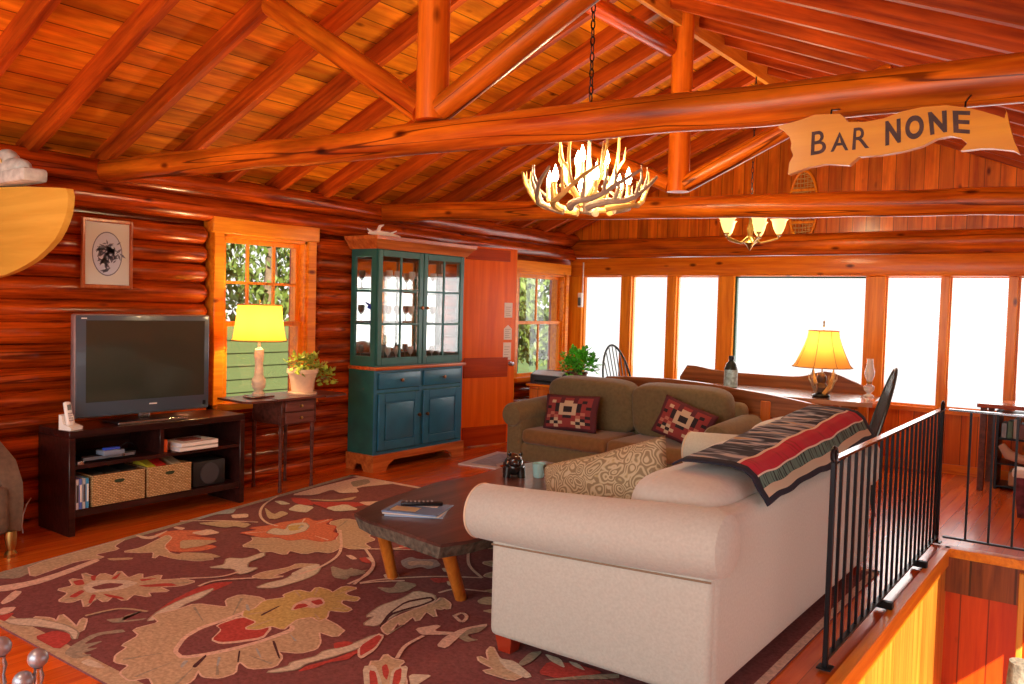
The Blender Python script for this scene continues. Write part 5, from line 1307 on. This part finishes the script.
def chain(t, z0, z1, m, link=.045, r=.004, w=.012):
    b = MB(); z_ = z0; k = 0
    while z_ < z1:
        M_ = T(0, 0, z_ + link * .5, rz=PI / 2 * (k % 2))
        b.at(M_).tube([(w * math.cos(a), 0, link * .62 * math.sin(a)) for a in [2 * PI * q / 10 for q in range(11)]], r, 5); z_ += link; k += 1
    b.build('chain', m, t)
chain(t, .40, 1.34, m_black)
t.scale = (1.07, 1.07, 1.07)
for a in (0, 2.1, 4.2): point('antler_chandelier_light', (-2.67 + .17 * math.cos(a), 4.36 + .17 * math.sin(a), 2.33), 26, (1, .74, .40), .04)

m_tulip = mat('tulip_glass', (1, .85, .45), .3, emit=(1, .72, .22), es=1.6)
t = thing('brass_chandelier', 'brass chandelier with glowing tulip glass shades hanging over the dining table', 'chandelier', (-2.67, 7.05, 2.05))
MB().lathe([(0, -.02), (.012, 0), (.03, .03), (.05, .05), (.03, .07), (.018, .12), (.03, .17), (.015, .22), (.01, .34), (.018, .36), (0, .38)], n=16).build('centre_column', m_brass, t)
for k in range(5):
    a = 2 * PI * k / 5 + .35; d = Vector((math.cos(a), math.sin(a), 0))
    ar = MB().tube([d * .02 + Vector((0, 0, .10)), d * .09 + Vector((0, 0, .05)), d * .17 + Vector((0, 0, .07)), d * .23 + Vector((0, 0, .09)), d * .235 + Vector((0, 0, .115))], [.008] * 5, 8).build('arm', m_brass, t)
    MB().at(T(*(d * .235))).lathe([(0, .105), (.02, .11), (.022, .125), (.0, .13)], n=12).build('socket_cup', m_brass, ar)
    MB().at(T(*(d * .235))).lathe([(.018, .125), (.035, .15), (.05, .19), (.06, .235), (.075, .25), (.072, .25), (.056, .234), (.046, .19), (.03, .15)], n=20).build('tulip_shade', m_tulip, ar)
chain(t, .38, 1.44, m_black, r=.003, w=.009)
point('brass_chandelier_light', (-2.67, 7.05, 2.50), 45, (1, .76, .42), .15)

# ================================================================ BANNER SIGN
m_sign = wood('sign_wood', (.50, .18, .004), (.64, .29, .007), axis=0, rough=.5, knots=0, grain=10)
m_signl = mat('burnt_letters', (.05, .02, .015), .7, var=.4, scale=40)
t = thing('carved_banner_sign', 'wavy wooden banner reading BAR NONE hung by hooks under the near log beam', 'sign', (SIGNX0, 2.80, 2.07)); M = LM(t)
b = MB().at(M); b.prism(SIGN, lambda u, v: (u, 2.785, v), lambda u, v: (u, 2.815, v)); b.build('banner_board', m_sign, t)
def glyph(ch, bold):
    cu = bpy.data.curves.new('g', 'FONT'); cu.body = ch; cu.extrude = .02; cu.offset = (.045 if ch != 'E' else .02) if bold else .006
    o = bpy.data.objects.new('g', cu); C.objects.link(o); bpy.context.view_layer.update()
    dg = bpy.context.evaluated_depsgraph_get(); me = bpy.data.meshes.new_from_object(o.evaluated_get(dg))
    bpy.data.objects.remove(o); return me
for li, (ch_, box) in enumerate(LETTERS):
    me = glyph(ch_, li > 2); xs = [v.co.x for v in me.vertices]; ys = [v.co.y for v in me.vertices]
    x0, x1, y0, y1 = min(xs), max(xs), min(ys), max(ys)
    (bl, br, tr, tl) = box
    vs = []
    for v in me.vertices:
        u = (v.co.x - x0) / (x1 - x0); w_ = (v.co.y - y0) / (y1 - y0)
        X = (bl[0] * (1 - u) + br[0] * u) * (1 - w_) + (tl[0] * (1 - u) + tr[0] * u) * w_
        Z = (bl[1] * (1 - u) + br[1] * u) * (1 - w_) + (tl[1] * (1 - u) + tr[1] * u) * w_
        vs.append((X, 2.7835 if v.co.z > 0 else 2.7865, Z))
    b = MB().at(M); b.add(vs, [list(p.vertices) for p in me.polygons]); b.build('letter', m_signl, t, flat=True)
for hx_, hz_ in HOOKS:
    b = MB().at(M); b.tube([(hx_, 2.80, hz_ - .01), (hx_, 2.81, hz_ + .02), (hx_, 2.91, 2.185)], .003, 6); b.build('hook', m_black, t)

# oval snowshoe on the gable
t = thing('snowshoe', 'oval laced snowshoe hung on the gable boards behind the banner sign', 'snowshoe', (-2.84, YB - .03, 2.64))
el = lambda s: [(.145 * s * math.cos(a), 0, .37 * s * math.sin(a)) for a in [2 * PI * q / 36 for q in range(37)]]
MB().tube(el(1), .014, 8).build('bent_frame', m_pine, t)
b = MB(); 
for k in range(-7, 8):
    zz = k * .047; h = .145 * math.sqrt(max(0, 1 - (zz / .37) ** 2))
    if h > .02: b.tube([(-h, 0, zz), (h, 0, zz + .02)], .004, 5); b.tube([(-h, .004, zz + .02), (h, .004, zz - .02)], .003, 5)
for k in range(-3, 4): x = k * .036; h = .37 * math.sqrt(1 - (x / .145) ** 2); b.tube([(x, .002, -h), (x, .002, h)], .003, 5)
b.build('lacing', mat('rawhide', (.60, .38, .12), .7), t)
for zz in (-.17, .17): MB().rbox(-.135, .135, -.012, .008, zz - .014, zz + .014, .003, 1).build('crossbar', m_pine, t)

# ================================================================ DINING END
m_hw = wood('old_log_brown', (.12, .035, .01), (.40, .14, .04), axis=0, rough=.4, knots=.3, grain=12)
m_hwo = wood('orange_bench_post', (.42, .09, .01), (.62, .17, .02), axis=2, rough=.35)
def settle(name, lab, X0, X1, Y, topf, sgn, post):
    t = thing('log_settle', lab, 'bench', ((X0 + X1) / 2, Y, 0)); M = LM(t)
    N_ = 24; top = [(X0 + (X1 - X0) * k / N_, topf(k / N_)) for k in range(N_ + 1)]
    MB().at(M).prism([(X0, .60)] + top + [(X1, .60)], lambda u, v: (u, Y - .025, v), lambda u, v: (u, Y + .025, v)).build('top_board', m_hw, t)
    for za, zb in ((.46, .585), ): MB().at(M).rbox(X0 + .05, X1 - .05, Y - .02, Y + .02, za, zb, .015, 2).build('back_board', m_hw, t)
    for x in (X0 + .04, (X0 + X1) / 2 if post is None else post, X1 - .04): MB().at(M).rbox(x - .045, x + .045, Y - .034, Y + .034, 0.0, min(topf((x - X0) / (X1 - X0)) - .06, .74), .008, 1).build('post', m_hwo, t)
    MB().at(M).rbox(X0, X1, min(Y, Y + sgn * .38), max(Y, Y + sgn * .38), .40, .455, .012, 2).build('seat', m_hw, t)
    for x in (X0 + .1, X1 - .1): MB().at(M).rbox(x - .04, x + .04, Y + sgn * .28, Y + sgn * .36, 0, .41, .006, 1).build('leg', m_hwo, t)
    return t
settle('a', 'dark wooden settle with curved top board right behind the olive loveseat', -4.2, -2.02, 7.20, lambda f: .83 + .03 * math.sin(PI * min(1, f * 1.6)) * 1 - .10 * max(0, (f - .55) / .45) ** 1.5 - (.05 if f == 0 else 0), 1, -2.52)
def tb(f):
    z_ = .87 + .045 * math.exp(-((f - .06) / .12) ** 2) + .075 * math.exp(-((f - .80) / .09) ** 2)
    return z_ - (.12 * max(0, (.03 - f) / .03)) - .06 * max(0, (f - .9) / .1)
settle('b', 'dark wooden settle with humped top board standing under the back windows', -3.92, -1.98, 8.46, tb, -1, None)
m_tab = wood('dining_top', (.40, .18, .08), (.50, .25, .12), axis=0, rough=.08, coat=1.0, knots=0, bump=0)
t = thing('dining_table', 'glossy-topped dining table between the two dark settles, glaring in window light', 'dining table', (-2.95, 7.8, 0)); M = LM(t)
MB().at(M).prism([(-3.82, 7.42), (-1.95, 7.42), (-1.72, 7.5), (-1.80, 8.12), (-2.0, 8.2), (-3.82, 8.2)], lambda u, v: (u, v, .725), lambda u, v: (u, v, .765)).build('table_top', m_tab, t)
for x in (-3.65, -2.15):
    for y in (7.70, 7.97): MB().at(M).rbox(x - .045, x + .045, y - .045, y + .045, 0, .725, .01, 1).build('leg', m_hwo, t)

# antler table lamp
t = thing('antler_table_lamp', 'lit table lamp with bell shade and small antler base on the dining table', 'lamp', (-2.18, 7.62, .766))
b = MB(); b.lathe([(0, 0), (.075, 0), (.08, .02), (.05, .035), (.03, .06), (0, .07)], n=18); b.build('lamp_foot', m_black, t)
for k in range(4):
    a = 2 * PI * k / 4 + .5; b = MB(); antler(b, (.01, 0, .03), a, .12, .2, .22, .02, ((2, .10, .9), (4, .10, .8), (5, .09, -.7), (6, .07, .5))); b.build('antler_branch', m_ant if k % 2 else m_ant_d, t)
MB().cyl((0, 0, .05), (0, 0, .60), .006, .006, 8).build('stem', m_brass, t)
MB().lathe([(.03, .03), (.055, .05), (.06, .09), (.035, .13), (.045, .16), (.04, .19), (.015, .22), (0, .23)], n=16).build('carved_base', mat('dark_carving', (.06, .03, .02), .4, var=.5, scale=25), t)
MB().lathe([(0, .62), (.01, .63), (.006, .65), (.009, .67), (0, .685)], n=10).build('finial', m_brass, t)
prl = [(.255, .27), (.232, .30), (.195, .38), (.162, .46), (.138, .53), (.128, .59)]
b = MB(); shade_mb(b, 8, prl, .03); b.build('bell_shade', lamp_shade_mat('shade_amber', (1, .52, .12), 0), t, sharp=60)
b = MB()
for k in range(8):
    a = 2 * PI * k / 8; b.tube([(r * 1.004 * math.cos(a), r * 1.004 * math.sin(a), z_) for r, z_ in prl], .0035, 5)
for r, z_ in (prl[0], prl[-1]): b.tube([(r * math.cos(2 * PI * k / 24), r * math.sin(2 * PI * k / 24), z_) for k in range(25)], .004, 5)
b.build('shade_trim', mat('trim_gold', (.40, .2, .06), .6), t)
MB().lathe([(0, .34), (.02, .36), (.028, .4), (.018, .44), (0, .45)], n=12).build('bulb', m_bulb, t)
point('antler_lamp_light', (-2.18, 7.62, 1.24), 9, (1, .66, .28), .05)
# oil lamp
t = thing('oil_lamp', 'clear glass oil lamp with tall chimney on the right end of the dining table', 'oil lamp', (-1.88, 8.05, .766))
m_clr = mat('clear_glass', (.75, .78, .78), .05); m_clr.node_tree.nodes['Principled BSDF'].inputs['Alpha'].default_value = .4
MB().lathe([(0, 0), (.045, 0), (.045, .01), (.015, .03), (.045, .06), (.048, .09), (.02, .115), (0, .12)], n=18).build('font', m_clr, t)
MB().lathe([(.02, .115), (.024, .125), (.024, .14), (0, .145)], n=14).build('burner', m_brass, t)
MB().lathe([(.024, .14), (.042, .19), (.045, .22), (.032, .28), (.026, .34), (.030, .345), (.028, .345), (.023, .34), (.029, .28), (.042, .22), (.039, .19), (.022, .145)], n=18).build('chimney', m_clr, t)
# bottle
t = thing('dark_bottle', 'squat dark jug with pale blue label standing on the dining table', 'bottle', (-3.02, 7.62, .766))
MB().lathe([(0, 0), (.06, 0), (.062, .02), (.062, .20), (.045, .25), (.025, .27), (.022, .29), (0, .29)], n=22).build('jug_body', mat('dark_bottle', (.015, .03, .03), .2), t)
MB().lathe([(.0625, .03), (.0635, .03), (.0635, .19), (.0625, .19)], n=22).build('label', mat('blue_label', (.35, .55, .62), .5, var=.6, scale=25), t)
MB().lathe([(0, .285), (.026, .285), (.026, .32), (0, .322)], n=16).build('cap', m_black, t)
# windsor chairs
m_wch = mat('black_green_paint', (.012, .03, .03), .3, coat=.3)
def windsor(lab, loc, rz):
    t = thing('windsor_chair', lab, 'chair', loc, rz)
    MB().prism([(-.20, -.19), (.14, -.22), (.2, -.15), (.2, .15), (.14, .22), (-.20, .19)], lambda u, v: (u, v, .43), lambda u, v: (u, v, .465)).build('seat', m_wch, t)
    lean = lambda zz: -.17 - .28 * (zz - .46)
    bow = [(lean(.46 + .64 * math.sin(a)), -.21 * math.cos(a) * (1 + .12 * math.sin(2 * a) * (1 if a < PI / 2 else -1)), .46 + .64 * math.sin(a)) for a in [PI * q / 20 for q in range(21)]]
    MB().tube(bow, .012, 8).build('bow', m_wch, t)
    for k in range(-3, 4):
        y = k * .05; h = .46 + .64 * math.sqrt(max(0, 1 - (y / .215) ** 2)) * .99
        MB().tube([(-.165, y * .8, .46), (lean(h), y, h)], .006, 6).build('spindle', m_wch, t)
    for sx in (-1, 1):
        for sy in (-1, 1): MB().tube([(sx * .14, sy * .14, .44), (sx * .18, sy * .18, .22), (sx * .21, sy * .21, 0)], [.014, .02, .012], 8).build('leg', m_wch, t)
    MB().tube([(-.17, -.17, .2), (.17, -.17, .2)], .009, 6).tube([(-.17, .17, .2), (.17, .17, .2)], .009, 6).tube([(0, -.17, .2), (0, .17, .2)], .009, 6).build('stretcher', m_wch, t)
    return t
windsor('dark bow-back spindle chair at the left end of the dining table before the window', (-4.27, 8.02, 0), -.3)
windsor('dark bow-back spindle chair seen edge-on at the right end of the table by the railing', (-1.75, 6.78, 0), PI + .36)

# cabinet with printer, plant and box
t = thing('low_cabinet', 'low orange pine cabinet in the far left corner carrying the printer and fern', 'cabinet', (-5.08, 8.05, 0)); M = LM(t)
MB().at(M).box(-5.49, -4.68, 7.82, 8.3, .0, .60).build('carcass', m_wain, t)
MB().at(M).rbox(-5.52, -4.65, 7.79, 8.32, .60, .625, .004, 1).build('cabinet_top', m_pinex, t)
for k in range(2):
    d = MB().at(M).rbox(-5.47 + k * .39, -5.10 + k * .39, 7.80, 7.82, .05, .57, .004, 1).build('door', m_wain, t)
    MB().at(M @ T(-5.14 + k * .08, 7.80, .4, rx=PI / 2)).lathe([(.008, 0), (.014, .015), (0, .02)], n=10).build('knob', m_brass, d)
t = thing('printer', 'black and silver printer on the pine cabinet beside the open door', 'printer', (-5.27, 8.02, .626)); 
MB().prism([(-.17, 0), (.17, 0), (.17, .10), (.08, .14), (-.17, .14)], lambda u, v: (-.23, u * -1, v), lambda u, v: (.22, u * -1, v)).build('printer_body', mat('printer_dark', (.03, .035, .05), .35), t)
MB().at(T(0, -.13, .122, rx=.42)).rbox(-.2, .2, -.055, .05, -.002, .010, .004, 1).build('control_panel', mat('printer_silver', (.5, .55, .6), .3, metal=.3), t)
MB().rbox(-.16, .16, -.20, -.165, .02, .045, .004, 1).build('paper_tray', m_black, t)
pot_plant('potted_fern', 'bushy bright green plant in a brown pot on the pine cabinet near the corner', (-4.98, 8.06, .626), [(0, 0), (.07, 0), (.075, .02), (.09, .13), (.1, .135), (.1, .155), (.09, .155), (.085, .13)], mat('brown_pot', (.12, .06, .03), .6),
          [((0, 0, .30), .19, 200), ((.08, 0, .24), .16, 110), ((-.08, 0, .2), .15, 110)], mat('bright_leaf', (.12, .60, .04), .45, var=.5, scale=10), .055, 20, 8)
o = MB().at(T(-4.72, 7.98, .6265)).prism([(-.06, 0), (.05, 0), (.08, .09), (-.06, .09)], lambda u, v: (u, -.05, v), lambda u, v: (u, .05, v)).build('blue_box', mat('blue_card', (.04, .17, .5), .5)); tag(o, 'small blue box on the pine cabinet at the right of the green plant', 'box')

# wall device and conduit in the corner
t = thing('wall_telephone', 'small grey and white handset unit on the corner post with white conduit', 'telephone', (-5.545, 8.985, 1.60))
MB().rbox(-.03, .03, -.05, 0, -.09, .09, .01, 2).build('unit_body', m_white, t); MB().rbox(-.018, .022, -.065, -.048, -.07, .03, .006, 2).build('dark_panel', mat('slate', (.08, .1, .11), .4), t)
MB().tube([(.02, -.012, .09), (.02, -.012, .30)], .008, 8).tube([(.02, -.012, .3), (.02, -.012, .47)], .008, 8).build('conduit', m_white, t)

# desk and shelf at the far right
t = thing('writing_desk', 'red-brown desk under the right-hand window beyond the stair railing', 'desk', (-.62, 8.6, 0)); M = LM(t)
MB().at(M).rbox(-1.04, -.2, 8.28, 8.90, .73, .765, .004, 1).build('desk_top', wood('desk_red', (.22, .04, .015), (.4, .09, .03), axis=0, knots=0, rough=.2), t)
for x in (-.99, -.26):
    for y in (8.33, 8.85): MB().at(M).rbox(x - .025, x + .025, y - .025, y + .025, 0, .73, .004, 1).build('leg', m_wal, t)
t = thing('small_bookcase', 'small black open bookcase under the red-brown desk', 'bookcase', (-.62, 8.68, 0)); M = LM(t)
for x in (-.90, -.34): MB().at(M).rbox(x - .012, x + .012, 8.5, 8.82, 0, .70, .002, 1).build('side_panel', m_black, t)
for z_ in (.02, .22, .44, .66): MB().at(M).rbox(-.888, -.352, 8.5, 8.82, z_, z_ + .015, .002, 1).build('shelf', m_black, t)
for k in range(9):
    c = ((.3, .35, .4), (.1, .2, .15), (.5, .45, .4), (.2, .1, .1))[k % 4]; z_ = .456
    o = MB().rbox(-.87 + k * .045, -.832 + k * .045, 8.53, 8.72, z_, z_ + .13 + .02 * (k % 3), .002, 1).build('book', mat('bk%d' % (k % 4), c, .6)); tag(o, '%s book, %s from the left on the upper shelf of the black bookcase' % (('grey-blue', 'dark green', 'pale beige', 'maroon')[k % 4], ('first', 'second', 'third', 'fourth', 'fifth', 'sixth', 'seventh', 'eighth', 'ninth')[k]), 'book', 'books in the black bookcase')
b = MB(); b.tube([(-.86, 8.47, .40), (-.80, 8.46, .32), (-.70, 8.46, .29), (-.60, 8.46, .31), (-.50, 8.46, .27)], [.03, .045, .04, .045, .03], 10); o = b.build('folded_towel', mat('pale_towel', (.55, .42, .33), .95)); 
MB
tag(o, 'pale twisted towel hanging across the front of the black bookcase', 'towel')
o = MB().rbox(-.80, -.62, 8.52, 8.78, .036, .16, .01, 2).build('beige_box', mat('beige_card', (.55, .38, .25), .8)); tag(o, 'beige box on the lowest shelf of the black bookcase', 'box')
t = thing('tote_bag', 'dark and white patterned tote bag standing on the floor at the right picture edge', 'bag', (-.50, 7.45, 0))
b = MB(); b.prism([(-.12, 0), (.16, 0), (.2, .34), (-.16, .34)], lambda u, v: (u, -.07, v), lambda u, v: (u, .07, v)); b.build('bag_body', mat('bag_cloth', (.12, .03, .05), .8, var=.9, scale=14), t)
MB().rbox(-.17, .2, -.08, .08, .30, .37, .02, 2).build('white_cuff', m_white, t)
for s in (-1, 1): MB().tube([(-.08, s * .06, .36), (-.06, s * .06, .48), (.08, s * .06, .48), (.1, s * .06, .36)], .008, 6).build('handle', m_black, t)

# fireplace tools at the lower left corner
t = thing('fireplace_tool_set', 'steel-knobbed fireplace tool set, only its ball tops showing at the lower left', 'fireplace tools', (-1.90, .80, 0))
MB().lathe([(0, 0), (.13, 0), (.13, .02), (.03, .04), (.012, .06), (.012, .62), (0, .63)], n=24).build('stand', m_black, t)
MB().tube([(-.09, 0, .60), (.09, 0, .60)], .006, 6).tube([(0, -.09, .60), (0, .09, .60)], .006, 6).build('hook_arms', m_black, t)
for k, (x, y, h) in enumerate(((.03, .04, .71), (.03, .01, .67), (-.005, -.02, .745))):
    tl = MB().tube([(x, y, .12), (x, y, h - .05)], .006, 8).build('tool_shaft', m_black, t)
    MB().at(T(x, y, h)).lathe([(.006, -.09), (.012, -.08), (.008, -.06), (.013, -.04), (.009, -.026), (.010, -.02)], n=12).build('tool_grip', m_steel, tl)
    MB().at(T(x, y, h)).ell((0, 0, 0), (.021, .021, .021), 1, 1, 20, 12).build('ball_knob', mat('brushed_steel', (.30, .33, .40), .35, metal=.6), tl)
    MB().at(T(x, y, .1)).rbox(-.03, .03, -.008, .008, -.04, .03, .004, 1).build('tool_head', m_black, tl)
